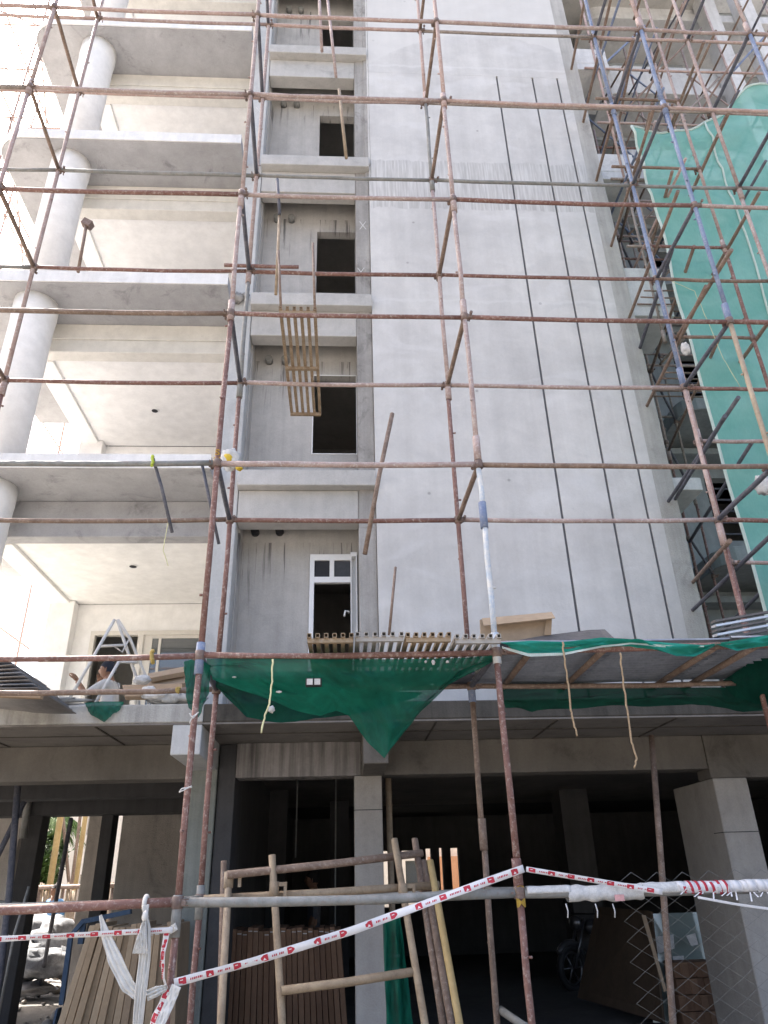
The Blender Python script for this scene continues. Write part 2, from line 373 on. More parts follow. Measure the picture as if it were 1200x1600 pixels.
# ------------------------------------------------------------------ ground
def groundmat():
    m, t, b = mat('dusty_site_ground', .95, spec=.1)
    p = coords(t); a = ntex(t, p, .35, 5, .6, .5); d = ntex(t, p, 3.5, 8, .7, .4); f = ntex(t, p, 40, 5, .75)
    c = mixc(t, ramp(t, a, .3, 0, .7, 1), (.18,.172,.16), (.26,.248,.232))
    c = mixc(t, .8, c, ramp(t, d, .3, .6, .7, 1.15), 'MULTIPLY'); c = mixc(t, .6, c, ramp(t, f, .3, .7, .7, 1.15), 'MULTIPLY')
    t.links.new(c, b.inputs['Base Color']); mx = N(t, 'ShaderNodeMath', operation='ADD'); t.links.new(d, mx.inputs[0]); t.links.new(f, mx.inputs[1])
    bump(t, b, mx.outputs[0], .6, .05); return m
g = MB(); S = 300
xs = [-S, -60, -25] + [-14+i*.5 for i in range(57)] + [25, 60, S]; ys = [-S, -60, -20, 0] + [4+i*.5 for i in range(60)] + [50, 120, S]
g.grid([[V(x, y, .05*noise.noise(V(x*.5, y*.5, 0))-.02 if -14 < x < -1.5 and 8 < y < 33 else -.02) for x in xs] for y in ys])
obj('ground', g, groundmat(), loc=(0,0,0), kind='structure')

# ------------------------------------------------------------------ apartment building
FL = [3.16, 6.33, 9.31, 12.29, 15.27, 18.25, 21.23, 24.2]
SB = [2.97, 6.14, 9.12, 12.10, 15.08, 18.06, 21.04, 24.0]
LT = [5.64, 8.62, 11.58, 14.56, 17.54, 20.5]           # lintel undersides
bd = thing('apartment_building', (0, 8.3, 0), 'unfinished grey apartment block with white balconies left and a tall grooved plaster wall', 'building')
TOP = 21.5
# ground floor
obj('floor_slab', MB().box(-9, -1.33, 7.2, 15.2, 2.985, 3.16), EDGE, bd, bevel=.012)
obj('floor_slab', MB().box(-1.329, 9.2, 7.203, 16.2, 2.985, 3.158), EDGE2, bd, bevel=.012, label='brown stained slab edge toned with canopy shade')
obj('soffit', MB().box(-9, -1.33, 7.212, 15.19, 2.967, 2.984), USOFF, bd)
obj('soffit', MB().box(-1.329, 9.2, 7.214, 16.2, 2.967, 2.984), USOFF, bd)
for x in (-7.2, -5.9, -4.75, -3.55, -2.35, .9, 2.1, 3.3, 5.4):
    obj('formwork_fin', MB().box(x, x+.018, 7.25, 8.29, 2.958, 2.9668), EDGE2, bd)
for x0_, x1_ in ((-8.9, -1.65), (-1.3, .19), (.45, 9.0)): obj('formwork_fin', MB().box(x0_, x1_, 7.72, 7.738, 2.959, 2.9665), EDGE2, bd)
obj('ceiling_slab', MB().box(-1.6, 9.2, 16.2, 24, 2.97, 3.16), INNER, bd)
obj('beam', MB().box(-1.14, .2, 8.3, 8.6, 2.61, 2.966), BEAMD, bd, bevel=.01)
obj('beam', MB().box(.202, 4.03, 8.3, 8.6, 2.61, 2.966), BEAMC, bd, bevel=.01)
obj('beam', MB().box(4.032, 9.1, 8.285, 8.6, 2.51, 2.966), BEAMC, bd, bevel=.01)
obj('beam', MB().box(-9, -1.62, 8.3, 8.6, 2.61, 2.966), BEAMC, bd, bevel=.01)
obj('beam', MB().box(-9, -1.63, 10.1, 10.4, 2.62, 2.966), DARKC, bd, bevel=.01)
obj('beam', MB().box(-9, -1.64, 11.6, 11.95, 2.55, 2.966), DARKC, bd, bevel=.01)
obj('column', MB().box(-1.6, -1.335, 8.31, 8.66, -.1, 2.965), COLG, bd, bevel=.012, label='greenish stained concrete column')
obj('column', MB().box(-1.325, -1.145, 8.34, 8.9, -.1, 2.963), DARKC, bd, bevel=.01)
obj('cantilever_beam', MB().box(-1.61, -1.335, 7.215, 8.305, 2.69, 2.967), LPIER, bd, bevel=.01)
obj('column', MB().box(.125, .42, 8.29, 8.6, -.1, 2.606), COLC, bd, bevel=.012, label='narrow pale concrete column')
obj('column_joint', MB().box(.122, .423, 8.287, 8.4, 2.26, 2.268), DARKC, bd)
obj('cantilever_beam', MB().box(.2, .44, 7.35, 8.297, 2.6, 2.967), BEAMC, bd, bevel=.01)
obj('column', MB().box(4.04, 4.425, 8.27, 9.35, -.1, 2.508), COLC, bd, bevel=.015, label='wide blade column behind the wire mesh')
obj('column_joint', MB().box(4.036, 4.429, 8.266, 8.5, 1.96, 1.968), DARKC, bd)
# garage interior
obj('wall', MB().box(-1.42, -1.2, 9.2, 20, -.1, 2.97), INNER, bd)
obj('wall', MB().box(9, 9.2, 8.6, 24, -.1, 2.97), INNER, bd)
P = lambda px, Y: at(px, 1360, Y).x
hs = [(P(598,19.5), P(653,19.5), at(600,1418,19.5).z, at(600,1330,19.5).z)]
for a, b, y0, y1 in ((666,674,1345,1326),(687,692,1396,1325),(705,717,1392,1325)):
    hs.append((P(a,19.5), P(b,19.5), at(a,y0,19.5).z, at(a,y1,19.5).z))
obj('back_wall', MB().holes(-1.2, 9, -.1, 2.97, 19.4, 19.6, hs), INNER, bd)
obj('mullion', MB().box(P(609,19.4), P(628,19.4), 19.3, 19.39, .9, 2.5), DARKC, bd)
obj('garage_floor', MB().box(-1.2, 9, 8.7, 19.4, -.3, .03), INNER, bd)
c0 = atz(938, 1540, 0)
obj('column', MB().box(c0.x-.28, c0.x+.22, c0.y, c0.y+.6, 0, 2.97), INNER, bd)
obj('partition', MB().box(P(415,13), P(446,13), 13, 13.2, 0, 2.97), INNER, bd)
obj('partition', MB().box(P(515,15), P(545,15), 15, 15.2, 0, 2.97), DARKC, bd)
obj('conduit', MB().tube(V(P(461,11), 11, 2.97), V(P(461,11), 11, 1.9), .012, 6), GALV, bd)
obj('conduit', MB().tube(V(P(524,11), 11, 2.97), V(P(524,11), 11, .1), .012, 6), GALV, bd)
# left undercroft columns and shuttered walls
def wallpx(name, xa, xb, Y, d, m, z1=2.96, z0=-.1, **k):
    a = at(xa, 1400, Y).x; b = at(xb, 1400, Y).x
    return obj(name, MB().box(min(a,b), max(a,b), Y, Y+d, z0, z1), m, bd, bevel=.012, **k)
wallpx('column', 17, 46, 11.7, .3, DARKC)
wallpx('column', -60, 13, 12.6, .4, SHUT)
wallpx('column', 142, 161, 11.8, .3, DARKC)
wallpx('shear_wall', 122, 160, 14.2, .3, SHUT)
wallpx('shear_wall', 176, 290, 13.2, .25, SHUT)
obj('downpipe', MB().path([at(48,1222,11.55), at(36,1310,11.55)], .05, 12), GALV, bd)
# storeys
COLX = -4.40
for k in range(6):
    f, nxt, lb = FL[k], SB[k+1], LT[k]
    fl1 = FL[k+1]
    # balcony slab above this storey
    poly = [(-1.62, 7.87), (-1.62, 11.39), (-5.45, 11.39)] + [(-5.45+.42*(1-math.cos(a)), 7.87+.42*(1-math.sin(a))) for a in [i*math.pi/2/6 for i in range(7)]]
    obj('balcony_slab', MB().prism(poly[::-1], nxt, fl1-.004), SOFF, bd, bevel=.008)
    fp = MB(); out_ = [(-1.62, 7.868), (-5.03, 7.868)] + [(-5.03-.42*math.sin(a)-.002, 8.29-.42*math.cos(a)-.002) for a in [i*math.pi/2/6 for i in range(1,7)]] + [(-5.452, 11.38)]
    inn_ = [(x+ (0 if i == 0 else (0 if y < 7.87 else .012)), y-.014 if y < 7.87 else y) for i, (x, y) in enumerate(out_)]
    rows = [[V(x, y-.012 if y < 7.9 else y, z) if y < 7.9 else V(x-.012, y-.004, z) for x, y in out_] for z in (nxt+.012, fl1+.016)]
    fp.grid(rows, smooth=False)
    obj('slab_fascia', fp, FASC, bd, solid=.018)
    obj('balcony_beam', MB().box(-4.6, -1.62, 8.71, 8.95, lb+.22, nxt-.003), CREAM if k else SOFF, bd, bevel=.01)
    obj('balcony_beam', MB().box(-4.6, -1.62, 8.73, 8.95, lb-.005, lb+.218), CREAM if k else SOFF, bd, bevel=.01)
    obj('side_beam', MB().box(-4.6, -4.3, 8.952, 11.38, lb-.02, nxt-.004), WHITE, bd, bevel=.01)
    obj('ceiling', MB().box(-4.298, -1.622, 8.952, 11.38, lb+.03, lb+.08), WHITE, bd)
    obj('corner_pillar', MB().box(-4.62, -4.22, 11.2, 11.6, f, lb+.02), WHITE, bd, bevel=.01)
    obj('balcony_side_wall', MB().box(-1.615, -1.45, 8.92, 11.4, f, fl1-.01), WHITE, bd)
    hole = (-3.96, -1.9, f+.06, f+2.06)
    obj('balcony_wall', MB().holes(-4.22, -1.62, f+.005, lb+.03, 11.4, 11.55, [hole]), WHITE, bd)
    wd = obj('sliding_window', MB().holes(hole[0], hole[1], hole[2], hole[3], 11.37, 11.47, [(hole[0]+.07, -3.22, hole[2]+.07, hole[3]-.07), (-3.13, hole[1]-.07, hole[2]+.07, hole[3]-.07)]), UPVCD, bd, bevel=.006)
    obj('sash', MB().holes(-3.13, hole[1]-.07, hole[2]+.07, hole[3]-.07, 11.40, 11.44, [(-3.0, -2.9, hole[2]+.12, hole[3]-.12), (-2.86, hole[1]-.12, hole[2]+.12, hole[3]-.12)]), UPVCD, wd)
    obj('pane', MB().box(-3.12, hole[1]-.08, 11.415, 11.425, hole[2]+.08, hole[3]-.08), GLASS, wd)
    if k in (0, 1):
        q = atz(208, 884, lb+.03) if k == 0 else atz(242, 641, lb+.03)
        dl = obj('downlight', MB().path([q+V(0,0,.02), q-V(0,0,.012)], [.062, .068], 20), UPVC, bd)
        obj('lamp_recess', MB().path([q-V(0,0,.0125), q-V(0,0,.0155)], [.05, .05], 20), DARKIN, dl)
    # round column
    c = MB(); zs = [f, nxt-.42, nxt-.30, nxt-.24, nxt-.001]; rr = [.285, .287, .294, .300, .300]
    c.path([V(COLX, 8.32, z) for z in zs], rr, 28)
    obj('round_column', c, WHITE, bd)
    # inner floor slab
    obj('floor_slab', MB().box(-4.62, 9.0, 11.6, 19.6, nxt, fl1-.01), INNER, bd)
    # stair bay: piers, recess, lintel, ledge
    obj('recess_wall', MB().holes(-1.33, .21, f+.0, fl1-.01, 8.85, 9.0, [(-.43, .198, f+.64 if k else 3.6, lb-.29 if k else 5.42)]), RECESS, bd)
    obj('lintel_beam', MB().box(-1.325, .198, 8.31, 8.54, lb, nxt-.05), FRAMEC, bd, bevel=.01)
    obj('ledge', MB().box(-1.335, .425, 8.17, 8.845, nxt-.045, fl1-.008), FRAMEC, bd, bevel=.012)
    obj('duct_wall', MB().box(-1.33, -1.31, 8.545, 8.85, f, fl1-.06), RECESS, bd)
    for px, py in ((399, 832), (437, 831)):
        q = at(px, py, 8.83) if k == 0 else V(-1.1 if px < 410 else -.86, 8.83, lb-.06)
        obj('pipe_hole', MB().path([q+V(0,.03,0), q-V(0,.09,0)], [.055, .055], 14), DARKIN if k < 1 else GALV, bd)
    # rooms behind stay dark: partition walls
    obj('room_wall', MB().box(.45, .6, 9.0, 14, f, fl1-.05), FRAMEC, bd)
    obj('room_wall', MB().box(-1.448, -1.34, 9.0, 14, f, fl1-.05), FRAMEC, bd)
    obj('room_wall', MB().box(-1.34, .45, 12.2, 12.35, f, nxt-.01), FRAMEC, bd)
    obj('room_ceiling', MB().box(-1.34, .45, 9.02, 12.2, nxt-.01, nxt+.04), FRAMEC, bd)
    obj('room_wall', MB().box(-4.6, -1.46, 13.4, 13.55, f, nxt-.01), CREAM, bd)
obj('pier', MB().box(.2, .423, 8.3, 8.848, 3.162, TOP), PIER, bd, bevel=.015)
obj('pier', MB().box(-1.6, -1.332, 8.3, 8.9, 3.162, TOP), LPIER, bd, bevel=.015)
obj('outer_wall', MB().box(-4.62, -4.45, 11.62, 19.6, 3.2, TOP), FRAMEC, bd)
obj('rear_wall', MB().box(-4.62, 9.2, 19.62, 19.8, 3.2, TOP), FRAMEC, bd)
obj('roof_slab', MB().box(-5.5, 9.2, 7.87, 19.8, TOP, TOP+.25), FRAMEC, bd)
# tall grooved wall: panels with recessed joints between them
GZ = 14.67
obj('wall_core', MB().box(.46, 4.3, 8.28, 8.6, 3.162, TOP), GROOVE, bd)
ge = [2.80, 3.46, 3.92]; GW = .016
xs_ = [.424] + ge + [4.10]
for i in range(4):
    a = xs_[i] + (GW if i else 0); b = xs_[i+1] - (GW if i < 3 else 0)
    obj('wall_panel', MB().box(a, b, 8.25, 8.28, 3.164, GZ), WALL, bd, bevel=.004)
obj('wall_panel', MB().box(.424, 4.10, 8.25, 8.28, GZ, TOP), WALL, bd)
obj('wall_panel_edge', MB().box(.424, .459, 8.281, 8.6, 3.164, TOP), WALL, bd)
sm = MB(); n = 60                                        # concrete strip with a ragged plaster edge
rows = []
for j in range(n+1):
    z = 3.164 + (TOP-3.164)*j/n
    rows.append([V(4.086 + .02*noise.noise(V(0, 0, z*2.3)), 8.256, z), V(4.352 + .012*noise.noise(V(3, 0, z*1.9)), 8.262, z), V(4.36, 8.9, z)])
sm.grid(rows, smooth=False)
obj('concrete_strip', sm, STRIP, bd, solid=.012)
obj('strip_core', MB().box(4.302, 4.345, 8.285, 8.9, 3.164, TOP), STRIP, bd)
rg = MB(); rows = []                                   # mortar squeezed along the joint of pier and wall
for j in range(120):
    z = 11.9+6.5*j/119
    rows.append([V(.36+.02*noise.noise(V(z*5,0,1)), 8.292, z)] + [V(.37+.018*i+.012*noise.noise(V(z*7,i,2)), 8.285-.03*abs(noise.noise(V(z*9,i*.8,4)))-.008, z) for i in range(4)] + [V(.455, 8.244, z)])
obj('mortar_ridge', rg.grid(rows), PIER, bd)
for i, (px, py, s) in enumerate(((372,466,.09),(383,462,.06),(362,470,.05),(376,250,.05),(575,258,.04))):
    obj('mortar_lump', MB().ball(at(px,py,8.25), s, 14, 9, (1,.7,.8), bump=.6, seed=i+50), PIER, bd)
CHALK = simple('white_chalk', (.7,.7,.69), .95, .3, 40)
for px, py in ((567,352),(404,172),(564,425)):
    c_ = at(px, py, 8.293); k_ = MB()
    k_.bar(c_+V(-.05,0,-.09), c_+V(.05,0,.09), .008, .003, V(0,1,0)); obj('chalk_stroke', k_, CHALK, bd)
    k_ = MB(); k_.bar(c_+V(-.05,-.002,.08), c_+V(.05,-.002,-.09), .008, .003, V(0,1,0)); obj('chalk_stroke', k_, CHALK, bd)
# right-hand ledges of the wall end
for k in (1, 2, 3, 4):
    obj('ledge', MB().box(4.365, 4.77 if k == 1 else 5.0, 8.3, 9.2, SB[k]-.03, FL[k]-.03), WINGL, bd, bevel=.012)
    if k > 1: obj('parapet', MB().box(4.366, 4.99, 8.302, 8.42, FL[k]-.027, FL[k]+(.75 if k == 2 else .42)), WINGL, bd, bevel=.012)
    obj('side_wall', MB().box(4.366, 4.5, 8.9, 11.9, FL[k-1], FL[k]-.04), WINGC, bd)
# first storey white upvc door in the recess
dr = thing_parent = obj('window', MB().holes(-.425, .19, 3.62, 5.415, 8.80, 8.87, [(-.365, .10, 3.68, 5.02), (-.365, -.17, 5.10, 5.33), (-.11, .10, 5.10, 5.33)]), UPVC, bd, bevel=.005, label='white upvc window frame with open sash')
obj('sash', MB().holes(.10, .185, 3.64, 5.40, 8.70, 8.80, [(.115, .17, 3.7, 5.34)]), UPVC, dr, bevel=.004)
PANED = simple('dull_dark_pane', (.06,.063,.07), .5, .25)  # opaque dark pane with a dull surface
obj('pane', MB().box(-.11, .10, 8.83, 8.84, 5.10, 5.33), PANED, dr)
obj('pane', MB().box(-.365, -.17, 8.83, 8.84, 5.10, 5.33), DARKIN, dr)
obj('handle', MB().path([V(.075,8.77,4.60), V(.075,8.72,4.60), V(.03,8.70,4.60), V(.02,8.69,4.53)], .012, 8), UPVC, dr)
# pale frames on the third storey opening
obj('window_trim', MB().holes(-.44, .205, FL[1]+.63, LT[1]-.285, 8.842, 8.852, [(-.428, .193, FL[1]+.642, LT[1]-.30)]), UPVC, bd)

# ------------------------------------------------------------------ wing set back on the right
wg = thing('building_wing', (8, 12, 0), 'grey green unfinished wing set back behind the green net and tubes on the right', 'building')
hs = []
for k in range(8):
    hs += [(6.95, 8.6, FL[k]+.72, FL[k]+2.05)] if k else [(7.3, 8.2, FL[0]+.3, FL[0]+1.2)]
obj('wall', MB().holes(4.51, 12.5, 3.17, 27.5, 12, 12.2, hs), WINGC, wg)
obj('room_back', MB().box(4.6, 12.5, 14.5, 14.7, 3, 27.5), INNER, wg)
for k in range(8):
    obj('floor_slab', MB().box(4.6, 12.5, 12.2, 14.5, SB[k], FL[k]), INNER, wg)
    poly = [(6.1,11.99),(6.1,11.1)] + [(6.5-.4*math.cos(a), 11.0-.4*math.sin(a)) for a in [i*math.pi/10 for i in range(1,6)]] + [(12.4,10.6),(12.4,11.99)]
    if k:
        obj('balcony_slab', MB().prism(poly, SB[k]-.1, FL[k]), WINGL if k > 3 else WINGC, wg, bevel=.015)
        obj('shade_slab', MB().box(4.55, 9.0, 11.6, 11.99, FL[k]-.62, FL[k]-.5), WINGC, wg, bevel=.01)
    for i in range(5):
        z = FL[k]+.86+i*.24
        if k: obj('louvre', MB().box(6.97, 8.58, 12.03, 12.06, z, z+.03), DARKT, wg)
for k in (4, 5, 6):
    obj('balcony_parapet', MB().prism([(6.15,11.6),(6.15,11.1)] + [(6.55-.4*math.cos(a), 11.05-.4*math.sin(a)) for a in [i*math.pi/10 for i in range(1,6)]] + [(9.4,10.65),(9.4,10.78),(6.6,10.78),(6.3,11.1),(6.3,11.6)], FL[k]+.004, FL[k]+.8), WINGL, wg)
for px in (1118, 1178):
    x = at(px, 60, 10.4).x
    obj('column', MB().box(x-.16, x+.16, 10.2, 10.58, 0, 27.5), WINGL, wg, bevel=.015)
obj('window', MB().holes(7.28, 8.22, 3.44, 4.38, 11.96, 12.05, [(7.35,7.72,3.5,4.3),(7.79,8.15,3.5,4.3)]), UPVC, wg)

# ------------------------------------------------------------------ scaffolding
FY, BY, CY = 5.0, 6.0, 6.85
LZ = [1.51, 3.01, 4.54, 6.06, 7.55, 9.07, 10.5, 12.06]
R = .0215
couplers = {}
def coupler_mesh():
    mb = MB(); mb.path([V(0,0,-.035), V(0,0,-.03), V(0,0,.03), V(0,0,.035)], [.029,.036,.036,.029], 12)
    mb.obox(V(.045,-.012,.0), V(.022,0,0), V(0,.012,0), V(0,0,.02)); mb.tube(V(.05,-.06,0), V(.05,.05,0), .007, 6); mb.tube(V(.05,-.055,0), V(.05,-.075,0), .014, 6)
    return mb
proto_c = [None]
def coupler(p, par, rz=0):
    if proto_c[0] is None:
        o = obj('coupler', coupler_mesh(), CLAMP, par, loc=V(0,0,0)); proto_c[0] = o; o.location = p - WL[par.name]; WL[o.name] = p
    else: o = share('coupler', proto_c[0], p, par)
    o.rotation_euler = (0, 0, rz); return o
sc = thing('scaffolding', (0, FY, 0), 'long two row tube scaffolding standing across the front of the grey block', 'scaffolding')
def standard(par, x, y, segs, lifts, topx=None):
    root = None
    for z0, z1, c in segs:
        wob = .006
        pts = [V(x + random.uniform(-wob, wob), y + random.uniform(-wob, wob), z0 + (z1-z0)*i/3) for i in range(4)]
        if c == 'rustp': c = random.choice(('rustp','pink','grey','rustp'))
        st = obj('standard', MB().path(pts, R*random.uniform(.95,1.06), 12), TRN[c], par, loc=V(x, y, z0))
        if z0 > .5:
            obj('sleeve', MB().path([V(x,y,z0-.12), V(x,y,z0+.10)], .0305, 12), TRN['blue' if c == 'blue' or (c == 'rust' and 2.9 < z0 < 3.3) or (c == 'worn' and z0 > 4) else ('galv' if x < -.9 and 1.3 < z0 < 1.6 else c)], st)
        for L in lifts:
            if z0-.01 <= L < z1: coupler(V(x, y, L), st, random.choice((0, math.pi, .4, 2.6)))
        z = z0+.45
        while z < z1-.1:
            a = random.uniform(0, 6.28)
            obj('peg', MB().tube(V(x+.02*math.cos(a), y+.02*math.sin(a), z), V(x+.042*math.cos(a), y+.042*math.sin(a), z), .009, 6), TRN[c], st); z += random.uniform(.5, .8)
        root = st
FX = [(-3.26), -.98, 1.08, 3.51, 4.83]; BX = [-3.30, -1.02, 1.06, 3.51, 4.84]
standard(sc, -5.2, FY, [(0, 8.9, 'rustp'), (8.9, 13, 'rustp')], LZ)
standard(sc, FX[0], FY, [(0, 6.1, 'rust'), (6.1, 9.07, 'rustp'), (9.07, 13, 'rustp')], LZ)
standard(sc, FX[1], FY, [(0, 1.45, 'rust'), (1.45, 3.0, 'rust'), (3.0, 6.1, 'rust'), (6.1, 7.5, 'rustp'), (7.5, 13, 'rustp')], LZ)
standard(sc, FX[2], FY, [(0, 1.6, 'rust'), (1.6, 3.05, 'rust'), (3.05, 4.1, 'worn'), (4.1, 4.7, 'worn'), (4.7, 6.15, 'rustp'), (6.15, 7.5, 'rustp'), (7.5, 9.07, 'rustp'), (9.07, 13, 'rustp')], LZ)
standard(sc, FX[3], FY, [(0, 3.0, 'rust'), (3.0, 6.16, 'tan'), (6.16, 9.07, 'blue'), (9.07, 10.6, 'blue'), (10.6, 13, 'rustp')], LZ)
standard(sc, FX[4], FY, [(0, 6, 'rust'), (6, 10.6, 'blue'), (10.6, 13, 'rustp')], LZ)
standard(sc, -5.3, BY, [(0, 7, 'rust'), (7, 14, 'rustp')], LZ)
standard(sc, BX[0], BY, [(0, 6, 'rust'), (6, 14, 'rustp')], LZ)
standard(sc, BX[1], BY, [(0, 1.5, 'rust'), (1.5, 3.2, 'rust'), (3.2, 6.0, 'rust'), (6.0, 7.5, 'galv'), (7.5, 14, 'rustp')], LZ)
standard(sc, BX[2], BY, [(0, 1.9, 'brown'), (1.9, 3.0, 'brown'), (3.0, 6.0, 'rust'), (6.0, 9.0, 'rustp'), (9.0, 10.6, 'galv'), (10.6, 14, 'rustp')], LZ)
standard(sc, BX[3], BY, [(0, 4.4, 'rust'), (4.4, 6.2, 'pink'), (6.2, 10.5, 'blue'), (10.5, 14, 'blue')], LZ)
standard(sc, BX[4], BY, [(0, 6.2, 'rust'), (6.2, 9.0, 'rustp'), (9.0, 14, 'rustp')], LZ)
def ledger(par, a, b, c, r=R, name='ledger', sag=.012):
    m = (a+b)/2; n = 5
    if c == 'rustp': c = random.choice(('rustp','pink','grey'))
    elif c == 'rust' and a.z > 4: c = random.choice(('rust','rustp','brown','rust'))
    r *= random.uniform(.94, 1.07)
    pts = [a.lerp(b, i/n) - V(0,0,sag*math.sin(math.pi*i/n)) + V(0, random.uniform(-.004,.004), random.uniform(-.004,.004)) for i in range(n+1)]
    return obj(name, MB().path(pts, r, 12), TRN[c], par, loc=a)
FA = [-8.2, -5.2] + FX + [7.2]; BA = [-8.2, -5.3] + BX + [7.2]
fc = {0:['rust','rust','rust','galv','galv','galv'], 1:['rust']*6, 2:['rust','rust','galv','rust','rust','rust'], 3:['rust']*6, 4:['rustp','rustp','rust','rust','rust','rust'], 5:['rustp']*6, 6:['rustp']*6, 7:['rustp']*6}
bc = {0:['galv']*6, 1:['brown']*6, 2:['rustp','rustp','rust','rust','rust','rust'], 3:['rust']*6, 4:['galv','galv','rust','rust','rust','rust'], 5:['galv','galv','galv','galv','galv','galv'], 6:['rustp']*6, 7:['rustp']*6}
tilt = {(0,1):.0}
for L in range(8):
    for i in range(7):
        cc = fc[L][min(i, 5)]
        if not (L == 1 and i > 3):
            dz = .015*math.sin(L*3.1+i*1.7)
            za, zb = LZ[L], LZ[L]
            if i < 2 and L >= 2: za = LZ[L]+ (.03 if i == 0 else .0)
            ledger(sc, V(FA[i]+.03, FY, za), V(FA[i+1]-.03, FY, zb), cc, .028 if L == 0 else R)
        if i == 1 and L in (4, 2): pass
        ledger(sc, V(BA[i]+.03, BY, LZ[L]+dz*.2), V(BA[i+1]-.03, BY, LZ[L]), bc[L][min(i, 5)], R)
for L in range(8):
    for i in (0, 1, 2, 3, 4):
        if L == 0 and i == 1: pass
        ledger(sc, V(FX[i], FY+.03, LZ[L]), V(BX[i], BY-.03, LZ[L]), ('dark' if i in (1, 3, 4) else 'brown') if L > 1 else ('galv' if L == 0 else 'dark'), .022 if L else .026, 'transom', 0)
ledger(sc, V(FX[1]-.3, BY-.06, LZ[4]+.02), V(FX[1]+.5, BY-.06, LZ[4]+.02), 'rust', R, 'ledger', 0)
# painted letters on the standards
def letters(txt, c, size, par, stack=True):
    for i, ch in enumerate(txt):
        cu = bpy.data.curves.new('letter', 'FONT'); cu.body = ch; cu.size = size; cu.extrude = .001; cu.offset = .0015
        tmp = bpy.data.objects.new('letter', cu); col.objects.link(tmp)
        me = bpy.data.meshes.new_from_object(tmp.evaluated_get(bpy.context.evaluated_depsgraph_get())); bpy.data.objects.remove(tmp)
        xs = [v.co.x for v in me.vertices]; ctr = (min(xs)+max(xs))/2
        for v in me.vertices:
            x, y = (v.co.x-ctr)*.8, v.co.y
            a = x/R; v.co = Vector((math.sin(a)*(R+.0135), -math.cos(a)*(R+.0135), y - i*size*.95))
        me.materials.clear(); me.materials.append(simple('yellow_paint', (.62,.42,.08), .6, .3))
        place(bpy.data.objects.new('painted_letter', me), c, par)
letters('GM', V(FX[2], FY, 1.50), .07, sc)
letters('SU', V(FX[1], FY, 4.60), .07, sc)

# second scaffolding round the wing
s2 = thing('scaffolding', (4.0, CY, 0), 'rusty brown scaffolding bay standing beside the end of the grey wall and the teal net', 'scaffolding')
CZ = [4.46, 5.95, 7.45, 8.97, 10.5, 12.0, 13.5, 15.0]
CX = [4.03, 5.04]
standard(s2, CX[0], CY, [(3.0, 6, 'rust'), (6, 9, 'rustp'), (9, 17, 'rustp')], CZ)
standard(s2, CX[1], CY, [(3.0, 6, 'galv'), (6, 9.0, 'rust'), (9.0, 17, 'rustp')], CZ)
for z in CZ:
    ledger(s2, V(CX[0]-.25 if z > 9 else CX[0], CY, z), V(CX[1]+.05, CY, z), random.choice(('rust','brown','rust')), .022, 'ledger', 0)
    ledger(s2, V(CX[0], CY-.9, z-.04), V(CX[0]+.3, CY+2.5, z-.03), 'brown' if z > 6 else 'dark', .023, 'transom', 0)
    ledger(s2, V(CX[1], CY-.9, z-.03), V(CX[1]+.05, CY+.5, z-.03), 'brown', .023, 'transom', 0)
    ledger(s2, V(CX[0]+.02, 9.5, z-.5), V(6.6, 9.5, z-.5), 'rust', .022, 'ledger', 0) if z > 9 else None
DX = [(5.05, 9.5), (6.12, 11.0), (6.6, 9.5)]
for x, y in DX[:2]:
    standard(s2, x, y, [(3.1, 7.4, 'rust'), (7.4, 15, 'rustp')], [4.46, 5.95, 7.6, 9.0, 10.5, 12, 13.5])
standard(s2, 7.2, 10.4, [(9, 15, 'rustp')], [10.5, 12, 13.5])
standard(s2, 6.2, 8.9, [(11.6, 15, 'blue')], [12, 13.5])
for z in (4.5, 6.0, 7.55, 9.05, 10.5, 12.0, 13.5):
    ledger(s2, V(5.05, 9.5, z), V(6.12, 11.0, z), 'dark', .022, 'transom', 0)
    ledger(s2, V(5.05, 9.5, z-.1), V(CX[1]-.4, CY, z-.06), 'dark' if z < 7 else 'brown', .022, 'transom', 0)
    if z > 8.9:
        ledger(s2, V(4.6, 9.48, z+.05), V(8.5, 9.5, z+.05), 'rustp', .022)
        ledger(s2, V(5.6, 10.98, z+.05), V(9.5, 11.0, z+.05), 'rustp', .022)
        ledger(s2, V(5.2, 9.4, z), V(6.6, 9.4, z+1.5), 'brown', .02, 'brace', 0)
        ledger(s2, V(6.8, 9.4, z+1.5), V(8.0, 9.4, z), 'blue', .02, 'brace', 0)
for x in (4.75, 5.9, 7.3, 8.6):
    standard(s2, x, 8.3, [(8.7, 12, random.choice(('blue','rustp','grey'))), (12, 18, 'rustp')], [10.5, 12.05, 13.5])
    for z in (10.45, 12.0, 13.5, 15.0): ledger(s2, V(x, CY-.2, z), V(x+random.uniform(-.1,.1), 10.3, z), random.choice(('rustp','brown','dark','blue')), .021, 'transom', 0)
for z in (10.5, 12.05, 13.5, 15.05):
    ledger(s2, V(4.5, 8.28, z), V(9.2, 8.28, z+.05), random.choice(('rustp','grey')), .021)
    ledger(s2, V(4.5, 10.3, z), V(9.2, 10.3, z+.05), random.choice(('rustp','grey')), .021)
    for x in (4.75, 5.9, 7.3): ledger(s2, V(x, 8.33, z), V(x+1.2, 8.33, z+1.5), random.choice(('blue','grey','brown')), .02, 'brace', 0)
for x in (5.3, 6.6, 8.0):
    standard(s2, x, 10.2, [(9.5, 13, random.choice(('blue','rustp'))), (13, 19, 'rustp')], [])
    for z in (12.05, 13.5, 15.0, 16.5): ledger(s2, V(x+.9, 10.15, z), V(x-.1, 10.15, z+1.5), random.choice(('blue','brown','rustp')), .018, 'brace', 0)
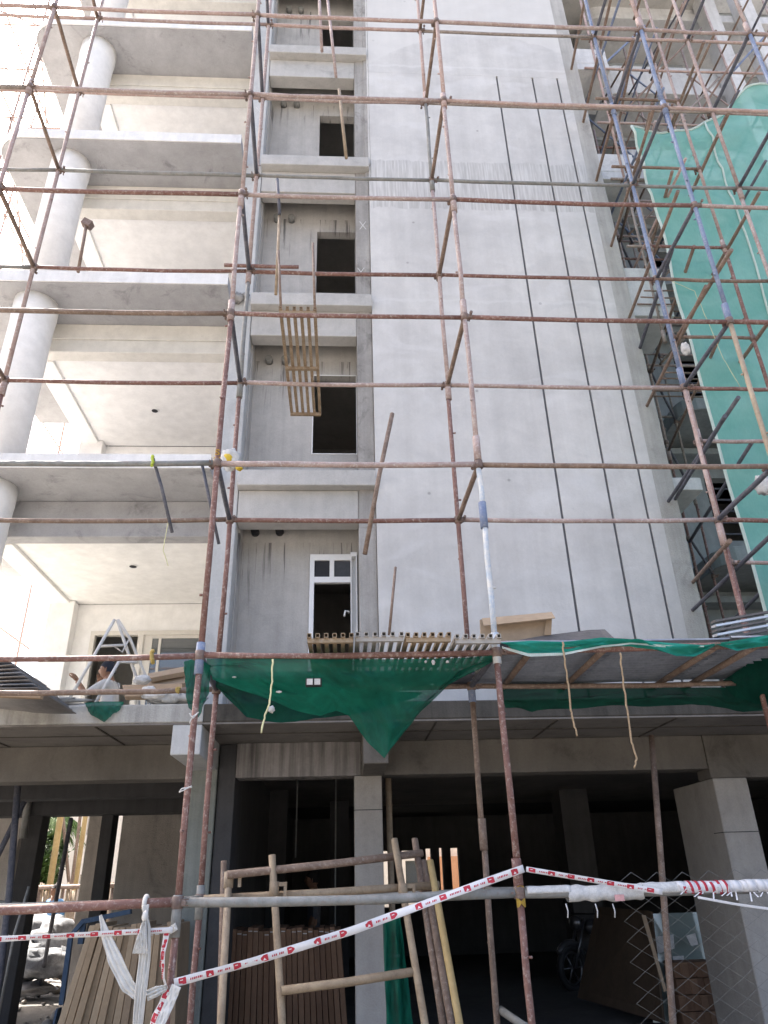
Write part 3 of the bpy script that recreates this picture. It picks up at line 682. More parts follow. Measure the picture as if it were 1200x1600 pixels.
for i in range(18):
    x = random.uniform(4.6, 8.5); z = random.choice((11.6, 12.1, 12.8, 13.6, 14.3, 15, 15.7, 16.4)); y = random.uniform(7.2, 8.2)
    ledger(s2, V(x, y, z), V(x+random.uniform(-.5,.5), y+random.uniform(1.4, 2.4), z+random.uniform(-.3,.6)), random.choice(('rustp','blue','brown','dark','rust')), .019, 'transom', 0)
for z in (9.2, 7.7):
    for i in range(5): ledger(s2, V(4.45, 8.0+.14*i, z+.1), V(5.3, 8.0+.14*i, z+.1), 'brown', .012, 'deck_bar', 0)
# extra long loose tubes laid through the bay, and the crane-like left return
for (a, b, Y0, Y1, c) in (((1050,390),(985,590),6.0,9.2,'dark'),((1143,390),(1050,540),5.6,7.0,'brown'),((1133,650),(1052,785),5.7,8.4,'dark'),((1140,845),(1072,922),5.7,9.0,'brown')):
    ledger(s2, at(*a, Y0), at(*b, Y1), c, .023, 'transom', 0)
s3 = thing('scaffolding', (-6.3, 9, 0), 'pale scaffolding seen against the white sky past the left end of the balconies', 'scaffolding')  # thin pale tubes carry the sky glare in their colour
for x in (-6.4, -7.5):
    for y in (7.4, 9.6, 12.0, 14.5):
        standard(s3, x, y, [(0, 9, 'pink'), (9, 19, 'pink')], [])
    for z in (3, 4.5, 6, 7.5, 9, 10.5, 12, 13.5, 15, 16.5, 18):
        ledger(s3, V(x, 6.2, z), V(x, 15, z), 'pink', .019)
for z in (3, 4.5, 6, 7.5, 9, 10.5, 12, 13.5, 15, 16.5, 18):
    for y in (7.4, 9.6, 12.0): ledger(s3, V(-7.6, y, z), V(-6.3, y, z), 'pink', .019, 'transom', 0)
for i, z in enumerate((3, 6, 9, 12, 15)):
    ledger(s3, V(-6.45, 7.4, z), V(-6.45, 9.6, z+3), 'pink', .019, 'brace', 0)
    ledger(s3, V(-6.45, 12, z), V(-6.45, 9.6, z+3), 'pink', .019, 'brace', 0)

# ------------------------------------------------------------------ debris canopy over the entrance (right of the middle standard)
cn = thing('debris_canopy', (2.5, 5.5, 3.0), 'corrugated steel debris canopy on rusty bearers above the ground floor opening', 'canopy')
def corrug(x0, x1, y0, y1, z, amp=.018, pitch=.075, along='x', tilt=0):
    mb = MB(); n = max(4, int((y1-y0)/pitch*6)); rows = []
    for j in range(n+1):
        y = y0+(y1-y0)*j/n; h = amp*math.sin(2*math.pi*(y-y0)/pitch)
        rows.append([V(x0+(x1-x0)*i/4, y, z+h+tilt*(x0+(x1-x0)*i/4-x0)+.012*noise.noise(V(i*.7, y*2, x0))) for i in range(5)])
    return mb.grid(rows)
x = 1.1
for i in range(4):
    obj('corrugated_sheet', corrug(x, x+.92, 5.02 + .03*(i % 2), 6.25, 3.085+.012*i, tilt=.01), SHEET, cn, solid=.003); x += .86
for px in (833, 948, 1120, 1182):
    a = at(px, 1022, 5.0); obj('bearer', MB().tube(V(a.x, 4.95, 3.035), V(a.x+.02, 6.3, 3.035), .024, 10), BROWN, cn)
obj('edge_tube', MB().tube(V(1.12, 5.0, 3.02), V(3.46, 4.99, 3.05), .026, 12), RUST, cn)
obj('edge_tube', MB().tube(V(3.5, 5.0, 3.04), V(6.5, 4.99, 3.08), .026, 12), RUST, cn)
obj('steel_sheet', corrug(4.55, 6.2, 5.05, 6.2, 3.12), SHEET, cn, solid=.003)
obj('deck_plank', MB().box(-.9, 1.05, 5.75, 6.05, 3.045, 3.085), DARKT, cn)
# nets
def cloth(name, top, bot, mat_, label, nu=60, nv=16, wr=.03, group='green nets on the canopy', cat='net', y_sag=.0, seed=0, solid=.0):
    """top/bot: lists of points along the two edges, resampled; folds run between them"""
    def samp(P_, u):
        s = u*(len(P_)-1); i = min(int(s), len(P_)-2); return P_[i].lerp(P_[i+1], s-i)
    rows = []
    for j in range(nv+1):
        v = j/nv; row = []
        for i in range(nu+1):
            u = i/nu; p = samp(top, u).lerp(samp(bot, u), v)
            k = math.sin(math.pi*min(1, v*1.2))*.6 + v*.5
            n1 = noise.noise(V(u*7+v*2.2, v*1.3, seed)); n2 = noise.noise(V(u*17-v*5, v*2.5, seed+4))
            p = p + V(.2*n2*wr, (n1+.5*n2)*wr*k*2.2 + y_sag*math.sin(math.pi*v), -.35*wr*n1*k)
            row.append(p)
        rows.append(row)
    mb = MB().grid(rows); return obj(name, mb, mat_, label=label, cat=cat, group=group, solid=solid)
A = lambda *l: [at(px, py, Y) for px, py, Y in l]
cloth('debris_net', A((322,1029,4.99),(420,1029,4.98),(520,1030,4.98),(620,1030,4.98),(720,1028,4.98),(776,1024,4.98)),
      A((332,1062,5.35),(400,1085,5.4),(455,1108,5.42),(500,1118,5.42),(525,1112,5.42),(545,1122,5.42),(572,1160,5.38),(602,1187,5.36),(622,1158,5.38),(650,1118,5.42),(700,1068,5.3),(774,1032,5.05)),
      NETG, 'dark green net sagging from the pipe under the metal grilles, with a pointed flap', 130, 34, .085)
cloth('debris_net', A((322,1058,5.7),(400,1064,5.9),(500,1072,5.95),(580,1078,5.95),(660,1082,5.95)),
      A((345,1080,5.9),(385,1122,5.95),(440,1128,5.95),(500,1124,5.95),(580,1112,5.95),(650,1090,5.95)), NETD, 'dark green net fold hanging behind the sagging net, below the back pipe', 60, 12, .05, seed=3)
cloth('debris_net', A((287,1034,5.04),(300,1030,5.05),(316,1032,5.05),(330,1040,5.1)), A((290,1075,5.06),(294,1105,5.06),(310,1122,5.06),(326,1085,5.1)), NETG, 'narrow green net strip hanging beside the left red standard', 20, 14, .03, seed=6)
cloth('debris_net', A((132,1098,7.16),(160,1096,7.15),(193,1096,7.16)), A((140,1115,7.16),(162,1128,7.14),(188,1108,7.16)), NETG, 'small green net scrap draped over the slab edge below the worker', 24, 8, .03, seed=8)
cloth('debris_net', A((782,1004,4.97),(830,1001,4.95),(880,1003,4.95),(940,996,4.95),(980,998,4.95),(1040,1004,4.95),(1100,1008,4.95),(1140,1002,4.95),(1200,992,4.95),(1260,985,4.95)),
      A((800,1014,4.95),(826,1022,4.93),(880,1022,4.93),(940,1010,4.93),(985,1006,4.93),(1020,1014,4.93),(1055,1028,4.93),(1085,1028,4.93),(1120,1008,4.93),(1150,1018,4.93),(1200,1008,4.93),(1260,1000,4.93)), NETE, 'bright green net edge lying over the front of the corrugated canopy', 160, 12, .055, seed=10)
cloth('net_hem', A((784,1010,4.93),(826,1021,4.91),(880,1020,4.91),(940,1009,4.91),(985,1004,4.91),(1040,1008,4.91),(1100,1009,4.91)), A((784,1013,4.93),(826,1026,4.91),(880,1024,4.91),(940,1012,4.91),(985,1007,4.91),(1040,1011,4.91),(1100,1011,4.91)), NETW, 'white net hem along the bright green canopy edge', 80, 3, .01, 'green nets on the canopy', 'net')
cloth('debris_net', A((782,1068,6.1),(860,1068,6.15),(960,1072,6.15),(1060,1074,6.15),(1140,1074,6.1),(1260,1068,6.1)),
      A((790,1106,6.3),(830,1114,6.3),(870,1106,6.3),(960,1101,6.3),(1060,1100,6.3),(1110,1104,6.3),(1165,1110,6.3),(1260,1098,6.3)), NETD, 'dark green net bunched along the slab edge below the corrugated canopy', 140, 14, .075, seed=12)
cloth('debris_net', A((1135,1060,6.0),(1170,1036,5.7),(1200,1022,5.5),(1260,1000,5.3)), A((1125,1066,6.1),(1150,1090,6.1),(1185,1100,6.1),(1260,1092,6.1)), NETD, 'green net hanging down the right end of the corrugated canopy', 30, 12, .04, seed=14)
# holes patched with white scraps seen in the front net
for i, (px, py, w_, h_) in enumerate(((677,1035,6,9),(665,1034,4,4),(699,1034,5,4),(436,1081,9,3),(366,1058,6,2))):
    a = at(px, py, 4.96); s = 5.0/FPX
    sp = MB().ball(a, 1, 10, 6, (w_*s*.5, .012, h_*s*.5), bump=.5, seed=i)
    obj('plastic_scrap', sp, SACKW, label=('largest pale scrap caught in the dark green net below the ochre grille','small pale scrap left of the largest one in the dark green net','small pale scrap right of the largest one in the dark green net','pale torn strip beside the yellow green cord on the dark green net','tiny pale scrap at the upper left of the dark green net')[i], cat='scrap', group='scraps caught in the net')
pr = thing('socket_box', at(490,1066,5.02), 'small twin socket box with pale covers hanging on the dark green net', 'box')
a = at(490,1066,5.05); obj('body', MB().box(a.x-.055, a.x+.055, a.y-.01, a.y+.03, a.z-.028, a.z+.028), BLK, pr, bevel=.004)
for dx in (-.026, .026): obj('cover', MB().box(a.x+dx-.02, a.x+dx+.02, a.y-.018, a.y-.0105, a.z-.02, a.z+.02), SACKW, pr)
# the tall teal net on the right
rows = []
for j in range(41):
    v = j/40; row = []
    for i in range(31):
        u = i/30; X = 4.52 + u*3.6
        top = 11.85 + (1.15*(1-(1-min(u/.34, 1))**.5) if u < .34 else 1.15) - .06*math.sin(u*9)
        tt = min(u/.58, 1); top = 12.0 - .12*math.sin(tt*math.pi) + 1.08*tt**2.4
        z = 3.3 + (top-3.3)*(1-v) + .02*math.sin(u*40)*max(0, 1-v*14)
        e = .035*noise.noise(V(z*.9, 0, 2)) if i == 0 else 0
        k = max(0, 1-v*3.2)
        row.append(V(X+e+.05*noise.noise(V(0, z*.55, 5))*(1-u), 7.3 + .06*noise.noise(V(X*1.2+z*.5, z*.55, 1)) + .05*k*math.sin((z-top)*9+u*7) + .025*noise.noise(V(X*3, z*.4, 7)), z))
    rows.append(row)
tn = obj('debris_net', MB().grid(rows), NETT, label='tall teal debris net hung on the right in front of the set back wing', cat='net', group='green nets on the scaffolding')
hm = MB().path([r[0]+V(-.008,-.01,0) for r in rows], .02, 6)
obj('hem', hm, NETW, tn)
obj('hem', MB().path([r[10]+V(0,-.015,0) for r in rows[:24]], .016, 6), NETW, tn)
obj('hem', MB().path([p+V(0,-.01,0) for p in rows[0]], .018, 6), NETW, tn)

# ------------------------------------------------------------------ metal grilles
def grille(label, x0, w_, y0, y1, z, mt, nb=6, cross=(0., .5, 1.), skew=0, group='window grilles laid on the canopy'):
    g_ = thing('window_grille', (x0+w_/2, (y0+y1)/2, z), label, 'grille', group)
    t = .02
    for i in range(nb):
        xx = x0 + w_*i/(nb-1)
        mb = MB()
        a, b = V(xx, y0, z), V(xx+skew, y1, z)
        mb.box(0,0,0,0,0,0); mb.v.clear(); mb.f.clear(); mb.sm.clear(); mb.mi.clear()
        # hollow square bar
        for dx, dz, wx, wz in ((-.0125,0,.004,.03),(.0125,0,.004,.03),(0,-.013,.021,.004),(0,.013,.021,.004)):
            mb.bar(a+V(dx,0,dz), b+V(dx,0,dz), wx, wz)
        obj('bar', mb, mt, g_)
    for c in cross:
        yy = y0+.035+(y1-y0-.07)*c
        obj('rail', MB().box(x0-.012+skew*c, x0+w_+.012+skew*c, yy-.016, yy+.016, z-.045, z-.0155), mt, g_)
    return g_
gx = [at(px, 998, 4.8).x for px in (480, 556, 557+78, 713)]
gx2 = [at(px, 998, 4.8).x for px in (551, 630, 704, 783)]
for i, (lab, mt) in enumerate((('leftmost pale ochre grille lying on the canopy in front of the white window', GRILL), ('grey brown grille lying on the canopy second from the left', GRILLG), ('ochre grille lying on the canopy third from the left', GRILL), ('grey grille lying on the canopy against the middle standard', GRILLG))):
    grille(lab, gx[i]+.012, gx2[i]-gx[i]-.02, 4.80+.02*(i % 2), 6.15, 3.085+.012*(i % 2)-.02*(i == 3), mt)
grille('narrow grille lying flat across the pipes high beside the second recess', at(438,490,5).x, at(492,490,5).x-at(438,490,5).x, 4.98, 6.62, 6.12, GRILL, 6, (0., .5, 1.), group='window grille laid on upper pipes')

# ------------------------------------------------------------------ loose poles
def pole(pts, r, c, label, group='loose poles and rods', name='loose_pole', cat='pole', n=10):
    return obj(name, MB().path(pts, r, n), TRN[c], label=label, cat=cat, group=group, loc=pts[-1])
pole(A((613,646,5.55),(592,745,5.6),(570,866,5.7)), .02, 'brown', 'leaning rusty tube between second storey pipes beside the grey wall')
pole(A((618,886,5.3),(608,992,5.3)), .011, 'brown', 'thin upright rod rising behind the ochre grille')
pole(A((512,0,5.92),(525,120,5.92)), .02, 'rustp', 'upper pole tied in front of the topmost window')
pole(A((530,140,5.94),(541,247,5.94)), .02, 'bamb', 'tan pole hanging in front of the fifth floor window')
pole(A((498,-20,6.1),(503,80,6.1)), .022, 'rustp', 'short glare paled dusty red pole beside the topmost window')
pole(A((433,280,5.03),(437,335,5.03)), .016, 'dark', 'dark rod stub above the tan pole at the second window from the top')
pole(A((437,335,5.05),(431,460,5.05)), .014, 'bamb', 'tan pole left of the window above the hanging grille')
pole(A((435,392,5.0),(439,484,5.0)), .012, 'brown', 'left rod standing on the narrow grille')
pole(A((489,380,5.0),(492,484,5.0)), .012, 'brown', 'right rod standing on the narrow grille')
pole(A((239,716,5.0),(252,760,5.1),(269,832,5.2)), .013, 'dark', 'dark rod hanging from the pipe with a yellow green tie')
pole(A((315,722,5.0),(327,780,5.1),(342,850,5.2)), .012, 'dark', 'dark rod hanging from the pipe beside the left red standard')
pole(A((136,345,7.6),(122,425,7.6)), .022, 'brown', 'brown prop with a head plate beside the round column')
obj('prop_plate', MB().box(*[v for v in ()]) if False else MB().obox(at(137,350,7.6), V(.06,0,-.035), V(0,.05,0), V(.02,0,.045)), CLAMP, label='brown steel prop plate beside the upper round column', cat='plate')
pole([at(1018,1150,7.7), at(1034,1360,7.4), at(1052,1605,7.05), V(at(1052,1605,7.05).x+.05, 7.0, 0)], .03, 'brown', 'brown prop under the slab right of the motorbike', 'slab props', 'prop', 'prop')
pole([at(606,1200,8.75), V(at(612,1400,8.75).x, 8.75, 1.5), V(at(618,1590,8.75).x, 8.75, 0)], .035, 'tan', 'tan prop standing just behind the narrow pale column', 'slab props', 'prop', 'prop')
pole([at(29,1216,8.75), at(14,1400,8.75), at(0,1520,8.75), V(at(-10,1600,8.75).x, 8.75, 0)], .035, 'dark', 'thick dark prop at the far left under the beam', 'slab props', 'prop', 'prop')
pole([at(38,1252,9.0), at(0,1330,9.0), at(-40,1410,9.0)], .03, 'dark', 'slanting dark brace crossing the far left prop', 'slab props', 'brace', 'brace')
b0 = atz(60, 1556, 0); t0 = at(111, 1280, 11.75)
pole([V(t0.x, t0.y, t0.z), t0.lerp(V(b0.x, b0.y, 0), .5), V(b0.x, b0.y, 0)], .032, 'dark', 'dark prop standing before the sacks and the blue shirted worker', 'slab props', 'prop', 'prop')
pole([at(45,1385,8.5), at(22,1460,8.5), at(-5,1600,8.5)], .012, 'galv', 'thin pale rod leaning at the far left dark column')
pole([at(75,1420,8.9), at(20,1412,8.9), at(-30,1408,8.9)], .024, 'galv', 'short grey tube lying level behind the left barrier pipe')

# lower loose scaffold members leaning in front of the narrow column
def lean(pts, c, label, r=.024, cups=()):
    t_ = thing('scaffold_post', pts[-1], label, 'post', 'scaffold posts leaning before the garage')
    obj('tube', MB().path(pts, r, 12), TRN[c], t_)
    for u in cups:
        i = u*(len(pts)-1); k = min(int(i), len(pts)-2); q = pts[k].lerp(pts[k+1], i-k)
        mb = MB().path([q-V(0,0,.05), q+V(0,0,.05)], r*1.35, 12); obj('cup', mb, TRN[c], t_)
        mb = MB(); mb.box(q.x+.03, q.x+.085, q.y-.02, q.y+.02, q.z+.02, q.z+.045); obj('hook', mb, TRN[c], t_)
        mb = MB(); mb.box(q.x+.065, q.x+.085, q.y-.019, q.y+.019, q.z-.045, q.z+.019); obj('hook', mb, TRN[c], t_)
    return t_
G0 = lambda p: V(p.x, p.y, 0)
def leanpx(top, bot, Y0, Y1, c, label, cups=(), r=.024):
    a = at(*top, Y0); b = at(*bot, Y1); k = (a.z)/(a.z-b.z); e = a.lerp(b, k)
    return lean([a, a.lerp(e, .5), e], c, label, r, cups)
leanpx((358,1362),(345,1600),5.6,5.45,'tan','tan post left of the dark cartons with a level rail on top',(.03,))
leanpx((350,1345),(344,1600),6.3,6.2,'brown','dark brown post behind the tan post left of the dark cartons')
leanpx((425,1336),(441,1600),5.6,5.45,'bamb','tan post standing in front of the dark cartons with welded cups',(.12,.8))
leanpx((616,1311),(664,1600),5.75,5.4,'bamb','speckled grey post carrying the lowest rail right of the narrow column',(.18,.62))
leanpx((648,1311),(692,1600),5.9,5.5,'brown','dark leaning post with a square top right of the narrow column')
leanpx((661,1345),(705,1600),5.85,5.45,'brown','brown leaning post touching the ochre post')
leanpx((672,1345),(718,1600),5.7,5.3,'yel','ochre leaning post, the rightmost of the leaning bundle')
def rail(a, b, Y0, Y1, c, label, r=.026):
    p, q = at(*a, Y0), at(*b, Y1)
    return obj('scaffold_rail', MB().path([p, p.lerp(q, .5)-V(0,0,.005), q], r, 12), TRN[c], label=label, cat='rail', group='loose rails tied to the leaning posts')
rail((355,1367),(660,1333),5.52,5.85,'brown','upper brown rail sloping from the tan post to the leaning posts')
rail((318,1405),(686,1383),5.6,5.72,'bamb','middle tan rail just above the grey barrier pipe')
rail((440,1548),(648,1518),5.42,5.5,'bamb','lowest tan rail with hooked ends below the barrier tape')
rail((782,1578),(850,1622),6.0,5.6,'galv','short grey rail end at the foot of the brown standard')

# ------------------------------------------------------------------ cardboard, planks and bits on the canopy
cb = thing('cardboard_box', at(815,1000,5.3), 'open brown cardboard box leaning on the canopy right of the middle standard', 'box')
p00, p10, p11, p01 = at(752,1006,5.35), at(861,996,5.3), at(862,958,5.3), at(750,968,5.35)
obj('side', MB().add([p00,p10,p11,p01, p00+V(0,.02,0),p10+V(0,.02,0),p11+V(0,.02,0),p01+V(0,.02,0)], [(0,1,2,3),(7,6,5,4),(0,4,5,1),(1,5,6,2),(2,6,7,3),(3,7,4,0)]), CARD, cb)
q0, q1 = p01.lerp(p11, .02)+V(0,-.02,0), p11+V(-.005,-.02,0)
obj('flap', MB().add([q0, q1, q1-V(0,.07,.07), q0-V(0,.05,.075)], [(0,1,2,3)]), CARD, cb, solid=.006)
e0, e1 = p11+V(-.06,-.024,-.07), p10+V(-.06,-.024,.01)
obj('flap', MB().add([e0, e0+V(.055,-.004,.06), e1+V(.055,-.004,0), e1], [(0,1,2,3)]), CARDD, cb, solid=.006)
pl = [at(792,1004,5.2), at(960,998,5.2), at(945,984,5.3), at(920,985,5.35), at(855,993,5.3)]
obj('roofing_sheet', MB().add(pl, [tuple(range(5))]), SHEETD, label='thin dark sheet lying on the canopy behind the bright green net edge', cat='sheet', solid=.008)
for i in range(5):
    a = at(1128+i*9, 1002-i*1.5, 5.25); b = at(1178+i*10, 975-i*1.2, 6.1)
    obj('steel_channel', MB().bar(at(1118,1000-i*3,5.1)+V(.0,0,.02*i), at(1215,982-i*3,5.3)+V(0,0,.02*i), .05, .016), ALU if i % 2 else SHEETD, label=('lowest','second lowest','middle','second highest','topmost')[i]+' channel section in the small pile at the right end of the canopy', cat='channel', group='channel sections piled at canopy end')
# bags on the scaffolding
def bag(p, sx, sy, sz, label, seed=0, mt=SACKW, bmp_=.35, group=None, name='plastic_bag', cat='bag'):
    return obj(name, MB().ball(p, 1, 20, 14, (sx, sy, sz), bump=bmp_, seed=seed), mt, label=label, cat=cat, group=group)
bag(at(1071,545,6.7), .05, .05, .085, 'small white plastic bag tied to a pipe beside the teal net', 1)
bag(at(1192,758,6.3), .085, .07, .11, 'larger white plastic bag hanging on a tube at the right edge', 4)
cbg = thing('cement_bag', at(360,720,5.5), 'crumpled white cement bag with yellow print stuck behind the left red standard', 'bag')
obj('sack', MB().ball(at(360,718,5.55), 1, 20, 14, (.085,.05,.10), bump=.45, seed=9), SACKW, cbg)
YP = simple('yellow_print', (.6,.42,.04), .6, .2)
obj('print', MB().ball(at(357,716,5.52), 1, 14, 8, (.045,.03,.045), bump=.3, seed=3), YP, cbg)
obj('print', MB().ball(at(374,732,5.52), 1, 14, 8, (.03,.03,.02), bump=.3, seed=5), YP, cbg)

# ------------------------------------------------------------------ ropes and cords
def rope(pts, r, mt, label, name='rope', group='ropes hanging from the canopy', seed=0):
    P_ = []
    for i in range(len(pts)-1):
        for k in range(6): P_.append(pts[i].lerp(pts[i+1], k/6))
    P_.append(pts[-1])
    P_ = [p + V(noise.noise(V(i*.6, seed, 0))*.008, noise.noise(V(i*.6, seed, 4))*.008, 0) for i, p in enumerate(P_)]
    rs = [r*(1+.25*noise.noise(V(i*1.7, seed, 9))) for i in range(len(P_))]
    return obj(name, MB().path(P_, rs, 7), mt, label=label, cat='rope', group=group)
rope(A((879,1003,4.9),(882,1030,4.9),(888,1070,4.92),(892,1110,4.92),(896,1128,4.92),(902,1150,4.92)), .0065, ROPE, 'left frayed coir rope hanging below the corrugated canopy')
rope(A((969,1020,4.9),(973,1060,4.92),(980,1110,4.92),(987,1160,4.92),(995,1185,4.92),(991,1200,4.92)), .0065, ROPE, 'longer coir rope hanging right of the other below the corrugated canopy')
rope(A((426,1030,4.95),(425,1065,4.95),(421,1100,4.95),(414,1118,4.95),(408,1145,4.95)), .006, CORD, 'pale yellow green cord dangling in front of the dark green net')
obj('rag_knot', MB().ball(at(424,1108,4.95), .022, 10, 8, bump=.5, seed=2), SACKW, label='pale rag knot at the end of the yellow green cord', cat='rag')
rope(A((238,712,4.97),(239,722,4.97),(237,728,4.97)), .012, simple('lime_tie', (.35,.42,.05)), 'lime green tie on the pipe over the second balcony', 'tie')
rope(A((265,808,5.9),(258,840,5.9),(255,860,5.9),(263,884,5.9)), .004, CORD, 'thin loose thread below the pipe on the first balcony', 'cord')
rope(A((238,1016,4.96),(237,1026,4.96),(239,1036,4.96)), .014, simple('ochre_tie', (.33,.24,.07)), 'ochre tie on the pipe beside the left red standard', 'tie')
rope(A((276,1075,5.94),(278,1082,5.94),(280,1074,5.94)), .014, simple('ochre_tie_cloth', (.33,.24,.07)), 'ochre tie where the back pipe meets the green net strip', 'tie')
rope(A((1030,430,6.7),(1085,455,6.7),(1105,500,6.7),(1130,560,6.7),(1157,605,6.7)), .003, CORD, 'thin yellow cord looping in front of the teal net', 'cord')

# ------------------------------------------------------------------ first balcony: worker, trestle, boards, sacks
def ladder():
    t_ = thing('step_ladder', (-3.6, 8.2, 3.16), 'white paint splashed folding step ladder standing on the first floor balcony', 'ladder')
    LW = simple('paint_splashed_tube', (.62,.60,.56), .6, .25, 14)
    ap = at(181,966,8.0)
    feet = [at(106,1098,7.8), at(150,1098,7.8), at(215,1060,8.6), at(230,1062,8.6)]
    feet[2] = V(at(216,1065,8.9).x, 8.9, 3.17); feet[3] = V(at(232,1065,8.9).x, 8.9, 3.17)
    tops = [ap+V(-.02,0,0), ap+V(0,0,-.01), ap+V(.0,.03,0), ap+V(.03,.03,-.01)]
    A1 = [at(179,968,8.0), at(104,1100,7.8)]; A2 = [at(189,1028,7.95), at(148,1100,7.8)]
    B1 = [at(183,968,8.0), at(214,1062,8.3)]; B2 = [at(184,968,8.0), at(203,998,8.1), at(229,1060,8.3)]
    obj('leg', MB().path(A1, .017, 8), LW, t_); obj('leg', MB().path(A2, .017, 8), LW, t_)
    obj('leg', MB().path(B1+[V(B1[1].x+.06,8.5,3.17)], .017, 8), LW, t_); obj('leg', MB().path(B2+[V(B2[2].x+.06,8.5,3.17)], .017, 8), LW, t_)
    obj('rung', MB().path(A((153,1010,8.0),(193,1008,8.05)), .015, 8), LW, t_)
    obj('rung', MB().path(A((184,1034,8.1),(221,1035,8.25)), .015, 8), LW, t_)
    obj('brace', MB().path(A((178,1009,8.05),(191,1019,8.1),(203,996,8.1)), .011, 8), LW, t_)
ladder()
SKIN = simple('brown_skin', (.23,.125,.08), .6, .15, 20)
HAIR = simple('black_hair', (.018,.016,.016), .8, .3, 60, bmp=.5)
SHIRT = simple('pale_grey_shirt', (.50,.50,.50), .9, .15, 14)
TROU = simple('dark_trousers', (.05,.055,.07), .9, .2, 14)
SHOE = simple('brown_sandal', (.09,.055,.035), .8, .2)
BSHIRT = simple('blue_shirt', (.11,.24,.42), .9, .15, 14)
CAP = simple('dark_navy_cap', (.025,.03,.045), .95, .3, 40, bmp=.5)
def person(label, base, heading, pose, shirt, cap=None, scale=1.0, trousers=TROU):
    """base: point on the floor, heading about z; pose in local metres, x right, y forward, z up"""
    root = thing('person', base, label, 'person'); rt = Matrix.Rotation(heading, 4, 'Z')
    J = pose; names = [n for n in J if n != 'head']
    bones = [('pelvis','waist'),('waist','chest'),('chest','neck'),('neck','skull')]
    for s in 'LR': bones += [('chest','sh'+s),('sh'+s,'el'+s),('el'+s,'wr'+s),('pelvis','hip'+s),('hip'+s,'kn'+s),('kn'+s,'an'+s),('an'+s,'toe'+s)]
    rad = {'pelvis':(.135,.115),'waist':(.135,.105),'chest':(.155,.115),'neck':(.058,.058),'skull':(.06,.06)}
    for s in 'LR': rad.update({'sh'+s:(.066,.066),'el'+s:(.046,.046),'wr'+s:(.031,.03),'hip'+s:(.095,.09),'kn'+s:(.064,.064),'an'+s:(.045,.045),'toe'+s:(.042,.03)})
    idx = {n: i for i, n in enumerate(names)}
    vs = [Vector(base) + rt @ (Vector(J[n])*scale) for n in names]
    es = [(idx[a], idx[b]) for a, b in bones]
    me = bpy.data.meshes.new('body'); loc = Vector(base)
    me.from_pydata([v-loc for v in vs], es, [])
    tmp = bpy.data.objects.new('body_tmp', me); col.objects.link(tmp)
    tmp.modifiers.new('skin', 'SKIN'); sub = tmp.modifiers.new('sub', 'SUBSURF'); sub.levels = 2; sub.render_levels = 2
    for n in names:
        sv = me.skin_vertices[0].data[idx[n]]; sv.radius = (rad[n][0]*scale, rad[n][1]*scale); sv.use_root = (n == 'pelvis')
    ev = tmp.evaluated_get(bpy.context.evaluated_depsgraph_get()); bm_ = bpy.data.meshes.new_from_object(ev)
    bpy.data.objects.remove(tmp)
    bm_.materials.clear()
    for m in (SKIN, shirt, trousers, SHOE): bm_.materials.append(m)
    # clothing by the nearest bone
    pts = {n: vs[idx[n]]-loc for n in names}
    def dseg(p, a, b):
        d = b-a; t_ = max(0, min(1, (p-a).dot(d)/max(d.length_squared, 1e-9))); return (p-a-d*t_).length, t_
    for pg in bm_.polygons:
        c = Vector(pg.center); best = min(((dseg(c, pts[a], pts[b])[0], a, b, dseg(c, pts[a], pts[b])[1]) for a, b in bones))
        a, b, t_ = best[1:]
        k = 1
        if b[:2] in ('kn','an') or b[:3] == 'hip' or (a == 'pelvis' and t_ < .35): k = 2
        if b[:3] == 'toe': k = 3
        if b[:2] == 'wr' and t_ > .1: k = 0
        if b == 'skull' or (b == 'neck' and t_ > .75): k = 0
        pg.material_index = k; pg.use_smooth = True
    body = place(bpy.data.objects.new('body', bm_), base, root)
    # head
    hc = Vector(base) + rt @ (Vector(J['head'])*scale); hd = MB(); nu, nv = 24, 18
    for j in range(nv+1):
        th = math.pi*j/nv
        for i in range(nu):
            ph = 2*math.pi*i/nu
            x, y, z = math.sin(th)*math.sin(ph), math.sin(th)*math.cos(ph), math.cos(th)
            sx_ = .076*(1-.22*max(0, -z)); sy_ = .098*(1-.08*max(0, -z)); r_ = 1
            py_ = y*sy_ ; pz_ = z*.118
            if y > .6:
                f_ = (y-.6)/.4
                py_ += .022*f_*math.exp(-((z+.12)/.2)**2)*math.exp(-(x/.16)**2)      # nose
                py_ -= .010*f_*(math.exp(-((z-.12)/.12)**2)*math.exp(-((abs(x)-.36)/.16)**2))  # sockets
                py_ += .007*f_*math.exp(-((z+.48)/.09)**2)*math.exp(-(x/.3)**2)       # lips
                py_ += .010*f_*math.exp(-((z+.8)/.16)**2)*math.exp(-(x/.4)**2)        # chin
            hd.v.append(hc + rt @ (Vector((x*sx_, py_, pz_))*scale))
    for j in range(nv):
        for i in range(nu):
            a = j*nu+i; b = j*nu+(i+1)%nu; hd.f.append((a,b,b+nu,a+nu)); hd.sm.append(True); hd.mi.append(0)
    ho = obj('head', hd, SKIN, root)
    W = lambda p: hc + rt @ (Vector(p)*scale)
    for s in (-1, 1):
        obj('ear', MB().ball(W((s*.078,-.005,-.01)), .03*scale, 10, 8, (.35,.7,1)), SKIN, ho)
        obj('eye', MB().ball(W((s*.031,.083,.016)), .0125*scale, 10, 8, (1,.7,.6)), BLK, ho)
    obj('mouth', MB().path([W((-.022,.096,-.056)), W((0,.101,-.058)), W((.022,.096,-.056))], .004, 6), simple('lip', (.16,.06,.05)), ho)
    hr = MB()
